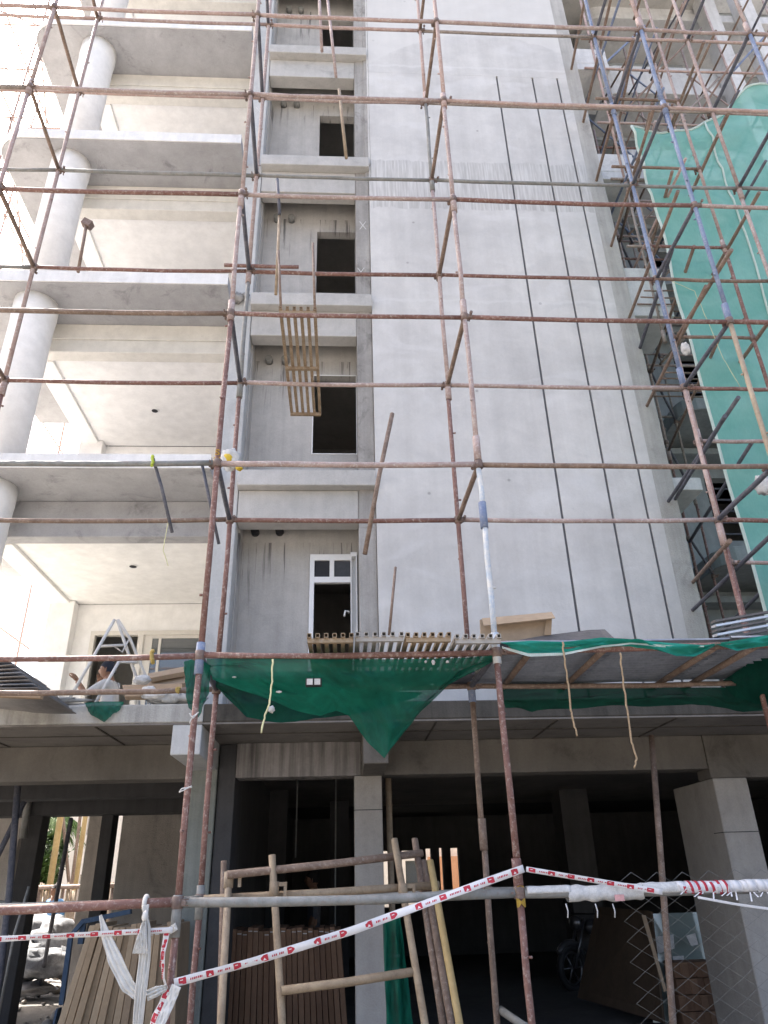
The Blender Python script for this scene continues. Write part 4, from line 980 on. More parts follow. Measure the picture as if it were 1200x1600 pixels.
    for j in range(9):
        th = math.pi*.62*j/8
        for i in range(20):
            ph = 2*math.pi*i/20; x, y, z = math.sin(th)*math.sin(ph), math.sin(th)*math.cos(ph), math.cos(th)
            if y > 0: z = max(z, .42*y)
            hr.v.append(W((x*.086, y*.104-.006, z*.128+.006))+V(0,0,.004*noise.noise(V(x*9,y*9,z*9))))
    for j in range(8):
        for i in range(20): a = j*20+i; b = j*20+(i+1)%20; hr.f.append((a,b,b+20,a+20)); hr.sm.append(True); hr.mi.append(0)
    obj('cap' if cap else 'hair', hr, cap or HAIR, root)
    # hands
    for s in 'LR':
        wr = vs[idx['wr'+s]]; el = vs[idx['el'+s]]; d = (wr-el).normalized(); sd_ = d.cross(V(0,0,1)); sd_ = sd_.normalized() if sd_.length > .01 else V(1,0,0); up = sd_.cross(d)
        hnd = MB(); hnd.obox(wr+d*.045*scale, sd_*.04*scale, up*.015*scale, d*.05*scale)
        hob = obj('palm', hnd, SKIN, root, bevel=.012)
        for i, L in enumerate((.068,.078,.073,.056)):
            o_ = wr + d*.09*scale + sd_*(-.03+.02*i)*scale
            m1 = o_ + d*L*.5*scale; e_ = m1 + (d*.7-up*.6)*L*.5*scale
            obj('finger', MB().path([o_-d*.01, o_, m1, e_], [.0095*scale, .0095*scale, .0088*scale, .0065*scale], 8), SKIN, hob)
        o_ = wr + d*.03*scale - sd_*.038*scale; obj('thumb', MB().path([o_, o_+(d*.5-sd_*.7)*.035*scale, o_+(d*.9-sd_*.75)*.06*scale], [.011*scale,.0105*scale,.008*scale], 8), SKIN, hob)
    return root
# seated worker, facing left, one hand at his ear
hp = at(168,1047,9.6)
sit = {'pelvis':(0,-.02,.36),'waist':(0,0,.54),'chest':(0,.02,.77),'neck':(0,.05,.94),'skull':(0,.075,1.03),'head':(0,.09,1.07),
       'shL':(-.19,.02,.87),'elL':(-.26,.24,.70),'wrL':(-.17,.40,.90),'shR':(.19,.02,.87),'elR':(.27,.2,.72),'wrR':(.14,.20,.92),
       'hipL':(-.1,.02,.36),'knL':(-.15,.44,.42),'anL':(-.14,.42,.07),'toeL':(-.15,.56,.03),'hipR':(.1,.02,.36),'knR':(.15,.44,.40),'anR':(.14,.38,.07),'toeR':(.15,.52,.03)}
bz = hp.z - 1.07
person('seated worker in pale shirt and dark cap behind the ladder on the balcony', V(hp.x+.09, 9.6, 3.16), math.pi/2, {k: (v[0], v[1], v[2]+(bz-3.16 if k not in ('anL','anR','toeL','toeR') else 0)) for k, v in sit.items()}, SHIRT, CAP)
dzs = bz-3.16
stl = thing('stool', (hp.x+.11, 9.6, 3.16), 'low wooden stool under the seated worker on the balcony', 'stool')
obj('seat', MB().box(hp.x-.06, hp.x+.30, 9.42, 9.78, 3.16+.24+dzs-.04, 3.16+.24+dzs), CARDD, stl)
for dx in (-.03, .27):
    for dy in (9.45, 9.75): obj('leg', MB().box(hp.x+dx-.02, hp.x+dx+.02, dy-.02, dy+.02, 3.16, 3.16+.2+dzs), CARDD, stl)
def quadboard(name, c4, t_, mt, **k):
    n_ = (c4[1]-c4[0]).cross(c4[3]-c4[0]).normalized()*t_
    return obj(name, MB().add(c4+[p+n_ for p in c4], [(0,1,2,3),(7,6,5,4),(0,4,5,1),(1,5,6,2),(2,6,7,3),(3,7,4,0)]), mt, **k)
for i, (l, y) in enumerate((('upper', 1048), ('lower', 1062))):
    quadboard('flat_carton', [at(236-i*6,1066+i*14,7.9), at(290,1056+i*18,7.9), at(290,y,8.0), at(232-i*3,y+11,8.0)], .05, CARD, label=l+' flat brown carton lying on the balcony beside the green net strip', cat='carton', group='flat cartons on the balcony')
quadboard('flat_carton', [at(196,1094,7.6), at(285,1093,7.6), at(285,1074,7.7), at(192,1076,7.7)], .05, CARDD, label='torn brown carton under the white sacks on the balcony edge', cat='carton')
bag(at(222,1062,7.5), .085, .06, .045, 'crumpled white sack on top of the cartons behind the pipe', 11, name='white_sack')
bag(at(248,1088,7.3), .15, .07, .035, 'long white sack lying along the balcony edge under the pipe', 12, name='white_sack')
bag(at(232,1080,7.32), .07, .05, .05, 'small bunched white sack at the balcony edge', 13, name='white_sack')
obj('aluminium_channel', MB().box(at(0,1093,7.4).x-1, at(192,1093,7.4).x, 7.34, 7.42, 3.165, 3.21), ALU, label='long aluminium channel lying on the balcony edge', cat='channel')
obj('rubble', MB().ball(at(40,1095,7.3), 1, 30, 6, (.5,.06,.035), bump=.8, seed=4), EDGE, label='grey rubble heap on the slab edge below the sheets', cat='rubble', kind='stuff')
obj('rubble', MB().ball(at(275,1092,7.3), 1, 24, 6, (.22,.06,.05), bump=.9, seed=6), EDGE, label='grey rubble heap by the red standard', cat='rubble', kind='stuff')
obj('wood_scrap', MB().bar(at(42,1085,7.15), at(48,1106,7.14), .03, .015), CARD, label='small wood scrap over the slab edge at left', cat='scrap')
# bundle of corrugated sheets on the left
for i in range(9):
    a, b = at(-70, 1040+i*5.2, 6.5), at(64-(8-i)*6.4, 1080-(8-i)*6.0, 6.2)
    mb = MB(); d = (b-a); side = V(.0, .9, 0); rows = []
    for j in range(25):
        v = j/24; h = .016*math.sin(v*12*2*math.pi)
        rows.append([a+side*v+V(0,0,h+.02*v), a.lerp(b,.5)+side*v+V(0,0,h), b+side*v+V(0,0,h)])
    obj('roofing_sheet', mb.grid(rows), PILE if i % 3 else SHEET, label=(('topmost' if i == 0 else 'lowest' if i == 8 else ('second','third','fourth','fifth','sixth','seventh','eighth')[i-1]+' from the top')+' corrugated sheet in the fanned pile on pipes at the far left'), cat='sheet', group='corrugated sheets piled at far left', solid=.006)
obj('timber', MB().bar(at(-40,1083,6.15), at(66,1087,6.15), .06, .05), BAMB and CARDD, label='timber batten under the fanned sheets at the far left', cat='timber')

# ------------------------------------------------------------------ ground level: cartons, glass, motorbike, mesh fence
KR = [simple('brown_carton_%d' % i, c, .85, .18, 5) for i, c in enumerate(((.32,.235,.15),(.37,.28,.185),(.28,.205,.135)))]
RED = [simple('red_brown_carton_%d' % i, c, .85, .2, 5) for i, c in enumerate(((.17,.098,.06),(.195,.115,.072),(.15,.086,.054)))]
nb = 15
for i in range(nb):
    u0, u1 = i/nb, (i+.93)/nb; Y = 7.75 - .02*(i % 3)
    h = random.uniform(-5, 4)
    t0, t1 = at(140+u0*140, 1448-u0*3+h, Y), at(140+u1*140, 1448-u1*3+h, Y)
    b0, b1 = at(88+u0*186, 1605, Y), at(88+u1*186, 1605, Y)
    def ext(t_, b_): k = t_.z/(t_.z-b_.z); return t_.lerp(b_, k)
    b0, b1 = ext(t0, b0), ext(t1, b1); dy = V(0, .55, 0)
    cp = thing('carton', (b0+b1)/2, 'tall narrow brown carton in the leaning row left of the greenish column', 'carton', 'brown cartons leaning at left')
    obj('sleeve', MB().add([b0,b1,t1,t0,b0+dy,b1+dy,t1+dy,t0+dy], [(0,1,2,3),(5,4,7,6),(4,0,3,7),(1,5,6,2),(3,2,6,7),(4,5,1,0)]), random.choice(KR), cp, bevel=.004)
    m0, m1 = t0.lerp(b0, .045), t1.lerp(b1, .045)
    if i % 4: obj('white_edge', MB().bar(m0+V(.008,-.004,0), m1+V(-.008,-.004,0), .006, .006), SACKW, cp)
for i in range(20):
    u0, u1 = i/20, (i+.94)/20; Y = 9.15 + .02*(i % 3)
    top = 1452+random.uniform(-4, 3)
    x0, x1 = at(362+u0*170, top, Y), at(362+u1*170, top, Y); lean_ = .10*u0
    cp = thing('carton', (x0.x, Y, 0), 'dark red brown carton in the upright row behind the tan posts', 'carton', 'red brown cartons inside the garage')
    b0, b1 = V(x0.x+lean_, Y, .03), V(x1.x+lean_, Y, .03); dy = V(0, .6, 0)
    obj('sleeve', MB().add([b0,b1,x1,x0,b0+dy,b1+dy,x1+dy,x0+dy], [(0,1,2,3),(5,4,7,6),(4,0,3,7),(1,5,6,2),(3,2,6,7),(4,5,1,0)]), random.choice(RED), cp, bevel=.004)
    if i % 5: obj('white_edge', MB().bar(x0+V(.006,-.005,-.035), x1+V(-.006,-.005,-.035), .008, .008), SACKW, cp)
GRN = simple('dark_green_strap', (.03,.06,.03)); 
quadboard('leaning_board', [at(905,1560,11.5), at(1040,1600,9.6), at(1020,1425,9.8), at(935,1418,11.7)], .03, simple('dark_brown_ply', (.085,.058,.038), .8, .25, 4), label='large dark brown plywood board leaning inside the garage', cat='board')
quadboard('batten', [at(1003,1430,9.55), at(1009,1430,9.55), at(1042,1548,9.4), at(1038,1550,9.4)], .02, CARD, label='thin pale batten leaning on the edge of the dark board', cat='batten')
MIRG = glassmat('pale_stacked_glass', (.25,.30,.28), .08, .1)
quadboard('glass_sheet', [at(1020,1600,10.2), at(1118,1600,10.1), at(1095,1425,10.2), at(1017,1428,10.3)], .02, MIRG, label='pale glass sheet with broken edges leaning behind the wire mesh', cat='glass')
for i, q in enumerate((((1021,1464),(1052,1460),(1054,1482),(1028,1490)), ((1051,1494),(1068,1493),(1069,1507),(1054,1512)), ((1072,1462),(1086,1458),(1091,1476),(1080,1478)))):
    quadboard('protective_film', [at(x, y, 10.08) for x, y in q[::-1]], .004, SACKW, label=('large', 'small square', 'slanted')[i]+' white film patch stuck on the pale glass sheet', cat='film')
for i in range(6):
    for j in range(4):
        x0 = at(1056+i*11, 1530, 9.7).x; z0 = .03+.16*j
        if z0 > .62-.05*i*0: continue
        obj('tile_carton', MB().box(x0, x0+.085, 9.7+.012*((i+j) % 2), 10.0, z0+.003, z0+.155), RED[(i+j) % 3], label='small red brown tile carton stacked behind the wire mesh', cat='carton', group='tile cartons behind the mesh', bevel=.004)
# motorbike in the dark
mk = atz(895, 1548, .03); bx, by = mk.x, max(mk.y, 12.5)
mb_ = thing('motorbike', (bx, by, .03), 'dark motorbike parked in the gloom of the garage beside an inner column', 'motorbike')
BODY = simple('dark_silver_bike_paint', (.07,.07,.075), .35, .15, 6, .3); CHR = simple('dull_chrome', (.16,.16,.17), .3, .1, 6, .8)
def wheel(x, y):
    w_ = obj('wheel', MB().path([V(x+.28*math.cos(a)*.35, y+.28*math.sin(a)*.94, .33+.0) if False else V(x+.1*math.cos(a)*0, y+.27*math.cos(a), .32+.27*math.sin(a)) for a in [i*math.pi/12 for i in range(25)]], .05, 8, caps=False), BLK, mb_)
    obj('rim', MB().path([V(x, y+.21*math.cos(a), .32+.21*math.sin(a)) for a in [i*math.pi/12 for i in range(25)]], .014, 6, caps=False), CHR, w_)
    for a in (0, 1.05, 2.1): obj('spoke', MB().tube(V(x, y+.2*math.cos(a), .32+.2*math.sin(a)), V(x, y-.2*math.cos(a), .32-.2*math.sin(a)), .012, 6), CHR, w_)
wheel(bx, by+.05); wheel(bx+.25, by+1.3)
for s in (-.07, .07): obj('fork', MB().tube(V(bx+s, by+.05, .32), V(bx+s+.05, by+.32, .98), .02, 8), CHR, mb_)
obj('mudguard', MB().path([V(bx, by+.05+.33*math.cos(a), .33+.33*math.sin(a)) for a in [.5+i*.25 for i in range(9)]], .05, 8), BODY, mb_)
obj('headlight', MB().ball(V(bx+.04, by+.2, .92), .11, 14, 10, (1,.8,1)), CHR, mb_)
obj('handlebar', MB().path([V(bx-.33,by+.45,1.05), V(bx-.12,by+.33,1.04), V(bx+.2,by+.33,1.04), V(bx+.40,by+.45,1.05)], .015, 8), BLK, mb_)
for s in (-1, 1):
    mi_ = obj('mirror', MB().ball(V(bx+.04+s*.3, by+.38, 1.25), .055, 10, 8, (1,.25,.8)), BODY, mb_); obj('mirror_stalk', MB().tube(V(bx+.04+s*.24,by+.38,1.05), V(bx+.04+s*.29,by+.38,1.22), .008, 6), BLK, mi_)
obj('tank', MB().ball(V(bx+.1,by+.62,.85), 1, 16, 10, (.13,.27,.13)), BODY, mb_)
obj('seat', MB().path([V(bx+.14,by+.8,.83),V(bx+.19,by+1.1,.8),V(bx+.25,by+1.45,.88)], [.09,.12,.07], 10), BLK, mb_)
obj('engine', MB().obox(V(bx+.12,by+.66,.45), V(.12,0,0), V(0,.2,0), V(0,0,.16)), BODY, mb_, bevel=.04)
obj('exhaust', MB().path([V(bx+.22,by+.6,.35),V(bx+.3,by+1.0,.3),V(bx+.38,by+1.5,.42)], [.03,.045,.05], 10), CHR, mb_)
obj('stand', MB().tube(V(bx+.1,by+.8,.3), V(bx-.12,by+.85,.03), .015, 6), BLK, mb_)
mb_.rotation_euler = (0, 0, -1.0)
# chain link mesh
fm = thing('chain_link_fence', (2.6, 5.25, 0), 'torn galvanised chain link mesh hanging on the barrier pipe at lower right', 'fence')
def meshz(x): return 1.64 + .03*noise.noise(V(x*5, 0, 0))
x0m, x1m, cs = at(1032,1500,5.25).x-.15, 4.2, .088
wm = MB(); n_ = int((x1m-x0m)/cs)
WIRE = tubemat('dull_wire', (.16,.165,.16), (.25,.25,.235), (.25,.18,.14), .3)
for i in range(n_+1):
    xb = x0m + i*cs; pts = []; z = 0.02; k = 0
    while z < meshz(xb):
        xx = xb + (cs/2 if (k+i) % 2 else -cs/2)
        xx2 = xx+.012*noise.noise(V(xx*2, z*2, 1)); yy = 5.25 + .06*noise.noise(V(xx*.9, z*.9, 3)) + (.006 if k % 2 else -.006)
        pts.append(V(xx2, yy, z+.012*noise.noise(V(xx*2, z*2, 6)))); z += cs*.62; k += 1
    wm.path(pts, .0015, 4, caps=False)
obj('wire_mesh', wm, WIRE, fm, kind='stuff')
# ------------------------------------------------------------------ barrier tape, cloth strips, wrapped sacks
TW = simple('white_tape', (.66,.645,.645), .3, .06, 10); TR = simple('red_tape_print', (.45,.03,.05), .45, .15, 20)
def tape(pts, w_, label, step=.155, twist=0, plain=False, up=V(0,0,1), prints=True, wr=.0):
    t_ = thing('barrier_tape', pts[0], label, 'tape', 'red and white barrier tapes')
    L = [0]
    for a, b in zip(pts, pts[1:]): L.append(L[-1]+(b-a).length)
    def P_(s):
        for i in range(len(pts)-1):
            if s <= L[i+1]+1e-6: return pts[i].lerp(pts[i+1], (s-L[i])/max(1e-6, L[i+1]-L[i]))
        return pts[-1]
    def fr(s):
        d = (P_(min(s+.02, L[-1]))-P_(max(s-.02, 0))).normalized(); u = (up - d*up.dot(d)).normalized(); n = d.cross(u)
        a = twist*math.sin(s*3.1)+.15*math.sin(s*7)
        return d, u*math.cos(a)+n*math.sin(a), n
    mb = MB(); n = max(8, int(L[-1]/.03)); rows = [[], [], []]
    for i in range(n+1):
        s = L[-1]*i/n; d, u, nn = fr(s); p = P_(s); q = wr*noise.noise(V(s*6, 1, 2))
        for j, k in enumerate((-.5, 0, .5)): rows[j].append(p + u*w_*k + nn*(.004*(k*k*4)+q))
    mb.grid(rows); obj('ribbon', mb, TW, t_, solid=.0008)
    s = step*.3; idx_ = 0
    nn_sign = 1 if fr(L[-1]/2)[2].y < 0 else -1
    while s < L[-1]-.06 and prints:
        d, u, nn = fr(s); p = P_(s) + nn*nn_sign*.0035
        if wr: p += nn*wr*noise.noise(V(s*6, 1, 2))
        h = w_*.40
        q = lambda a, b: p + d*a + u*b
        mb = MB().add([q(-.021,-h), q(.021,-h), q(.021,h*.95), q(-.021,h*.95)], [(0,1,2,3)])
        obj('red_mark', mb, TR, t_)
        # tiny pale pictogram in the red square and the run of small red lettering beside it
        pm = MB(); pp = nn*nn_sign*.0006
        if idx_ % 2: pm.add([q(-.010,-h*.7)+pp, q(.010,-h*.7)+pp, q(0,h*.1)+pp], [(0,1,2)])
        else: pm.add([q(-.012,h*.1)+pp, q(.004,h*.1)+pp, q(.004,h*.35)+pp, q(-.012,h*.35)+pp], [(0,1,2,3)])
        obj('pictogram', pm, TW, t_)
        lm = MB(); x = .042
        for c in range(7):
            wd = .009 + .004*((c*7+idx_) % 3)/2
            if not (c == 3 and idx_ % 2): lm.add([q(x,-h*.40), q(x+wd*.6,-h*.40), q(x+wd*.6+.003,h*.22), q(x+.003,h*.22)], [(0,1,2,3)])
            x += .0105
        if s+.125 < L[-1]: obj('lettering', lm, TR, t_, kind='stuff')
        s += step; idx_ += 1
    return t_
tape(A((272,1536,4.93),(400,1501,4.93),(550,1454,4.93),(700,1399,4.93),(818,1357,4.94)), .044, 'wide red and white barrier tape slanting up to the middle red standard', twist=.35, wr=.012)
tape(A((822,1358,4.96),(900,1371,4.95),(1000,1388,4.93),(1035,1394,4.92)), .03, 'narrow barrier tape running down right from the middle red standard', .12, twist=.3)
tape(A((-15,1468,4.85),(60,1464,4.87),(140,1460,4.89),(210,1456,4.91),(270,1453,4.93)), .03, 'narrow barrier tape crossing the leaning cartons at left', .13, twist=.5)
tape(A((1090,1402,4.92),(1150,1413,4.92),(1215,1422,4.92)), .014, 'thin twisted barrier tape leaving the wrapped pipe at the right edge', .2, prints=False)
tape(A((262,1450,4.95),(254,1490,4.93),(256,1530,4.94),(262,1545,4.94)), .035, 'crumpled barrier tape bunched on the left red standard', .06, twist=1.2, up=V(1,0,0), wr=.03)
tape(A((262,1548,4.93),(254,1570,4.92),(242,1590,4.92),(236,1615,4.92)), .05, 'crumpled barrier tape trailing down from the left red standard', .06, twist=1.0, up=V(1,0,.3), wr=.03)
# tape wound round the barrier pipe on the right: a helix
def helix(px0, px1, turns, label, pitch_w=.05, r=.036, mt=TW):
    a, b = at(px0,1394,5.0), at(px1,1395,5.0); a = V(a.x, 5.0, LZ[0]); b = V(b.x, 5.0, LZ[0]); mb = MB(); n = turns*16; rows = [[], []]
    for i in range(n+1):
        u = i/n; ang = 2*math.pi*turns*u; c = a.lerp(b, u); rr = r+.006*noise.noise(V(u*30,0,0))
        for j, dx in enumerate((-pitch_w/2, pitch_w/2)):
            rows[j].append(c + V(dx, math.cos(ang)*rr, math.sin(ang)*rr))
    mb.grid(rows)
    t_ = obj('barrier_tape', mb, mt, label=label, cat='tape', group='red and white barrier tapes', solid=.001)
    return t_
hx = helix(1060, 1215, 20, 'barrier tape wound tightly round the pipe at the right edge')
rm = helix(1062, 1140, 7, 'x', .018, .039, TR); rm.name = 'red_winding'; 
for k_ in ('label', 'category', 'group'): del rm[k_]
rm.parent = hx; rm.location = WL[rm.name] - WL[hx.name] if rm.name in WL else rm.location - hx.location
def fringe(px0, px1, n, y_, mt, par):
    for i in range(n):
        p = at(random.uniform(px0, px1), y_, 4.96); d = V(random.uniform(-.05,.05), -.02, random.uniform(-.05,.05))
        obj('tail', MB().add([p, p+V(.008,0,0), p+d+V(.01,0,0), p+d], [(0,1,2,3)]), mt, par, solid=.001)
fringe(1065, 1200, 26, 1394, TW, hx)
def strip(pts, ws, label, name='cloth_strip', cat='cloth', mt=CLOTH, side=V(1,0,0), folds=3, amp=.012, seed=0, group='white cloth strips on the barrier'):
    n = 40; rows = []; m = 14
    for i in range(n+1):
        u = i/n; s = u*(len(pts)-1); k = min(int(s), len(pts)-2); f = s-k; f_ = f*f*(3-2*f) if False else f
        p = pts[k].lerp(pts[k+1], f); wd = ws[k]+(ws[k+1]-ws[k])*f
        d = (pts[k+1]-pts[k]).normalized(); sd2 = (side - d*side.dot(d)).normalized(); nn = d.cross(sd2)
        row = []
        for j in range(m+1):
            v = j/m-.5
            ph = v*folds*2*math.pi + 1.2*noise.noise(V(u*2, seed, 0))
            row.append(p + sd2*(wd*v) + nn*(amp*math.sin(ph)*(.6+.4*noise.noise(V(u*4, v*3, seed))) + .01*noise.noise(V(u*9, v*6, seed))))
        rows.append(row)
    return obj(name, MB().grid(rows), mt, label=label, cat=cat, group=group, solid=.003)
strip(A((157,1430,4.93),(165,1462,4.92),(180,1500,4.9),(200,1540,4.9),(217,1556,4.9)), [.012,.05,.075,.07,.05], 'white cloth strip sweeping down from the barrier pipe to the hanging cloth', seed=1)
strip(A((228,1414,4.9),(228,1432,4.88),(227,1450,4.88),(226,1500,4.88),(220,1550,4.88),(214,1612,4.9)), [.035,.02,.06,.062,.062,.05], 'long white cloth knotted on the barrier pipe and hanging straight down', seed=2, folds=4)
strip(A((226,1440,4.84),(222,1462,4.83),(219,1490,4.84)), [.015,.05,.085], 'short flared cloth end below the knot on the barrier pipe', seed=3, folds=5)
strip(A((229,1556,4.9),(245,1549,4.9),(260,1543,4.93)), [.05,.05,.03], 'short cloth link between the hanging cloth and the left red standard', seed=4, side=V(0,0,1))
strip(A((276,1540,4.9),(266,1565,4.9),(250,1600,4.88),(244,1618,4.88)), [.055,.055,.055,.06], 'white ribbon hanging from the left red standard near the bottom', seed=5, folds=1, amp=.004)
strip(A((268,1446,4.94),(272,1456,4.94)), [.05,.045], 'white tape collar round the left red standard', seed=6, folds=1)
obj('cloth_knot', MB().ball(at(227,1432,4.87), .022, 12, 8, (.8,.8,1.2), bump=.5, seed=3), CLOTH, label='tight knot of the long hanging white cloth under the pipe', cat='knot')
obj('cloth_loop', MB().path([V(at(228,1410,5).x, 5+.038*math.cos(a), LZ[0]+.038*math.sin(a)) for a in [i*math.pi/8 for i in range(17)]], .014, 8, caps=False), CLOTH, label='white cloth loop round the barrier pipe over the leaning cartons', cat='cloth')
# sack wrapped on the pipe right of the middle standard
ws = MB(); rows = []
a, b = at(886,1396,5), at(1003,1396,5)
for i in range(33):
    u = i/32; row = []
    for j in range(17):
        an = 2*math.pi*j/16; rr = .040 + .012*noise.noise(V(u*7, math.cos(an)*1.3, math.sin(an)*1.3)) + (.010*max(0, -math.sin(an)))
        row.append(V(a.x+(b.x-a.x)*u+.012*noise.noise(V(j*.7, u*3, 2)), 5+math.cos(an)*rr, LZ[0]-.008+math.sin(an)*rr))
    rows.append(row)
ws.grid(rows)
wsk = obj('woven_sack', ws, SACKW, label='white woven sack wrapped round the barrier pipe right of the middle standard', cat='sack')
st_ = MB()
sp = at(968,1402,4.945)
obj('red_stamp', MB().add([sp+V(-.03,0,-.02), sp+V(.03,0,-.02), sp+V(.03,0,.015), sp+V(-.03,0,.015)], [(0,1,2,3)]), simple('faded_red_stamp', (.6,.33,.32), .8, .3, 60), wsk)
for px in (884, 930, 957): 
    p = at(px, 1412, 4.97); obj('string', MB().path([p, p+V(.008,0,-.04), p+V(.002,0,-.075)], .004, 5), SACKW, wsk)
ww = MB(); rows = []
a, b = at(822,1390,5), at(890,1390,5)
for i in range(13):
    u = i/12; rows.append([V(a.x+(b.x-a.x)*u, 5+math.cos(an)*.034, LZ[0]+math.sin(an)*.034+.004*noise.noise(V(u*5, j, 0))) for j, an in enumerate([.2+k*math.pi/10 for k in range(11)])])
obj('woven_sack', ww.grid(rows), SACKW, label='white plastic strip draped along the pipe beside the painted letters', cat='sack', solid=.002)
w2 = MB(); rows = []
a, b = at(1003,1394,5), at(1062,1394,5)
for i in range(13):
    u = i/12; rows.append([V(a.x+(b.x-a.x)*u, 5+math.cos(an)*.036, LZ[0]+math.sin(an)*.036+.005*noise.noise(V(u*5, j*.6, 3))) for j, an in enumerate([-.3+k*math.pi/9 for k in range(13)])])
obj('woven_sack', w2.grid(rows), SACKW, label='dirty white sack strip on the pipe where the narrow tape lands', cat='sack', solid=.002)
# tied wires at the left standard
rope(A((296,1115,4.96),(302,1122,4.95),(310,1113,4.96),(301,1120,4.95),(296,1130,4.96)), .004, SACKW, 'pale string knotted on the left red standard below the net', 'string')
rope(A((300,1230,4.96),(284,1232,4.95),(280,1238,4.95),(300,1228,4.95)), .004, SACKW, 'pale string loop on the left red standard under the slab', 'string')
# narrow net rolls and ribbons behind the leaning posts
cloth('debris_net', A((598,1440,6.4),(625,1430,6.4)), A((605,1640,6.4),(650,1640,6.4)), NETG, 'dark green net roll hanging behind the leaning posts', 14, 20, .05, 'green nets near ground', seed=20)
for i, (y0, m_) in enumerate(((1494, SACKW), (1514, SACKW))):
    obj('tape_band', MB().path([V(at(616,y0,8.7).x+.05*math.cos(a), 8.75+.05*math.sin(a), at(616,y0,8.7).z) for a in [k*math.pi/6 for k in range(13)]], .014, 6, caps=False), m_, label=('upper', 'lower')[i]+' white band tied round the tan prop behind the narrow column', cat='band')

# ------------------------------------------------------------------ blue frame, sacks and rubble at left
bf = thing('steel_stand', at(115,1500,8.6), 'dark blue square tube stand beside the leaning cartons at left', 'stand')
BL = tubemat('dark_blue_paint', (.03,.06,.11), (.05,.09,.15), (.2,.2,.2), .2)
fr_ = A((95,1560,8.6),(111,1462,8.6),(129,1440,8.6),(205,1424,8.6))
obj('post', MB().bar(at(96,1570,8.6), at(111,1460,8.6), .045, .045), BL, bf)
obj('rail', MB().bar(at(111,1462,8.6), at(131,1438,8.6), .04, .04), BL, bf)
obj('rail', MB().bar(at(129,1440,8.62), at(205,1424,8.62), .07, .045), BL, bf)
obj('post', MB().bar(at(131,1440,8.64), at(126,1475,8.64), .05, .05), BL, bf)
obj('panel', MB().bar(at(92,1575,8.55), at(78,1640,8.55), .12, .02), BL, bf)
sk = [(60,1470,15.5,.55,.4,.42),(85,1480,15.2,.5,.4,.4),(45,1500,15.0,.45,.35,.3),(100,1500,15,.35,.3,.25),(70,1505,14.6,.5,.3,.22)]
lab = ['largest pale sack heap behind the dark prop','pale sack behind the dark prop beside the blue frame','pale sack next to the dark column at left','low pale sack by the foot of the blue frame','flat pale sack in front of the sack heap']
for i, (px, py, Y, a, b, c) in enumerate(sk):
    p = at(px, py, Y); p.z = max(p.z, c*.6); bag(p, a, b, c, lab[i], 30+i, simple('grey_white_sack_%d' % i, (.22,.225,.24), .8, .5, 9, bmp=.5), .4, None, 'rubble_sack', 'sack')
q = atz(48, 1545, .12); bag(q, .42, .3, .1, 'torn flat white sack on the ground before the dark prop', 41, PILE, .5, None, 'rubble_sack', 'sack')
q = atz(36, 1528, .15); bag(q, .12, .12, .15, 'bright orange bundle on the ground beside the dark column', 42, simple('orange_cloth', (.7,.30,.03), .8, .2), .3, None, 'orange_bundle', 'bundle')
rb = MB()
for i in range(420):
    x_ = random.uniform(-9, -2.2); y_ = random.uniform(9.5, 24); s = random.choice((.02,.03,.05,.08))*random.uniform(.6,1.4)
    rb.ball(V(x_, y_, s*.3), s, 5, 4, (random.uniform(.7,1.4), random.uniform(.7,1.4), .7), bump=.5, seed=i)
obj('rubble', rb, simple('rubble_stone', (.33,.30,.27), .9, .3, 9), kind='stuff', loc=(0,0,0))
# worker in blue, far behind
pw = atz(84, 1492, 0)
stand = {'pelvis':(0,0,.93),'waist':(0,.01,1.08),'chest':(0,.0,1.30),'neck':(0,.01,1.47),'skull':(0,.03,1.56),'head':(0,.04,1.60),
         'shL':(-.18,0,1.41),'elL':(-.25,-.02,1.14),'wrL':(-.23,.08,.90),'shR':(.18,0,1.41),'elR':(.25,-.02,1.14),'wrR':(.23,.08,.90),
         'hipL':(-.1,0,.92),'knL':(-.12,.02,.50),'anL':(-.13,-.02,.08),'toeL':(-.15,.12,.03),'hipR':(.1,0,.92),'knR':(.12,.03,.50),'anR':(.13,-.02,.08),'toeR':(.15,.12,.03)}
pw.y = min(pw.y, 22); pw = V(at(84,1420,17.5).x, 17.5, 0)
person('worker in a blue shirt standing far behind the dark prop at left', pw, math.pi*.85, stand, BSHIRT, None, .98)
pi_ = at(492, 1372, 12.2); person('dim figure standing in the dark garage behind the tan posts', V(pi_.x, 12.2, .03), math.pi*.5, stand, simple('dark_grey_shirt', (.1,.1,.11), .9, .2), None, 1.0)

# ------------------------------------------------------------------ background at the left: fence, poles, palm, shrubs, pale building
bp = thing('pale_building', (-14, 33, 0), 'pale sunlit building far behind the left undercroft', 'building')
x0, x1 = at(96,1330,34).x, at(176,1330,34).x
PB = concrete('cream_building_paint', (.62,.55,.46), (.72,.65,.56), .1, .2, .1)
obj('wall', MB().holes(x0, x1+3, 0, 7, 34, 34.3, [(x0+.9, x0+1.7, 3.6, 4.8), (x0+2.4, x0+3.2, 3.6, 4.8), (x0+.9, x0+1.7, .9, 2.1)]), PB, bp)
obj('wall', MB().box(x0, x1+3, 34.301, 42, 0, 7), PB, bp)
obj('parapet', MB().box(x0-.1, x1+3.1, 33.9, 34.4, 7.002, 7.5), PB, bp)
for hx_ in ((x0+.9, 3.6), (x0+2.4, 3.6), (x0+.9, .9)): obj('window', MB().box(hx_[0]+.02, hx_[0]+.78, 34.2, 34.25, hx_[1]+.02, hx_[1]+1.18), GLASS, bp)
orb = thing('brick_building', (3.4, 28, 0), 'orange plastered building glimpsed through the back of the garage', 'building')
OR = concrete('orange_plaster', (.50,.24,.12), (.58,.31,.18), .1, .2, .1)
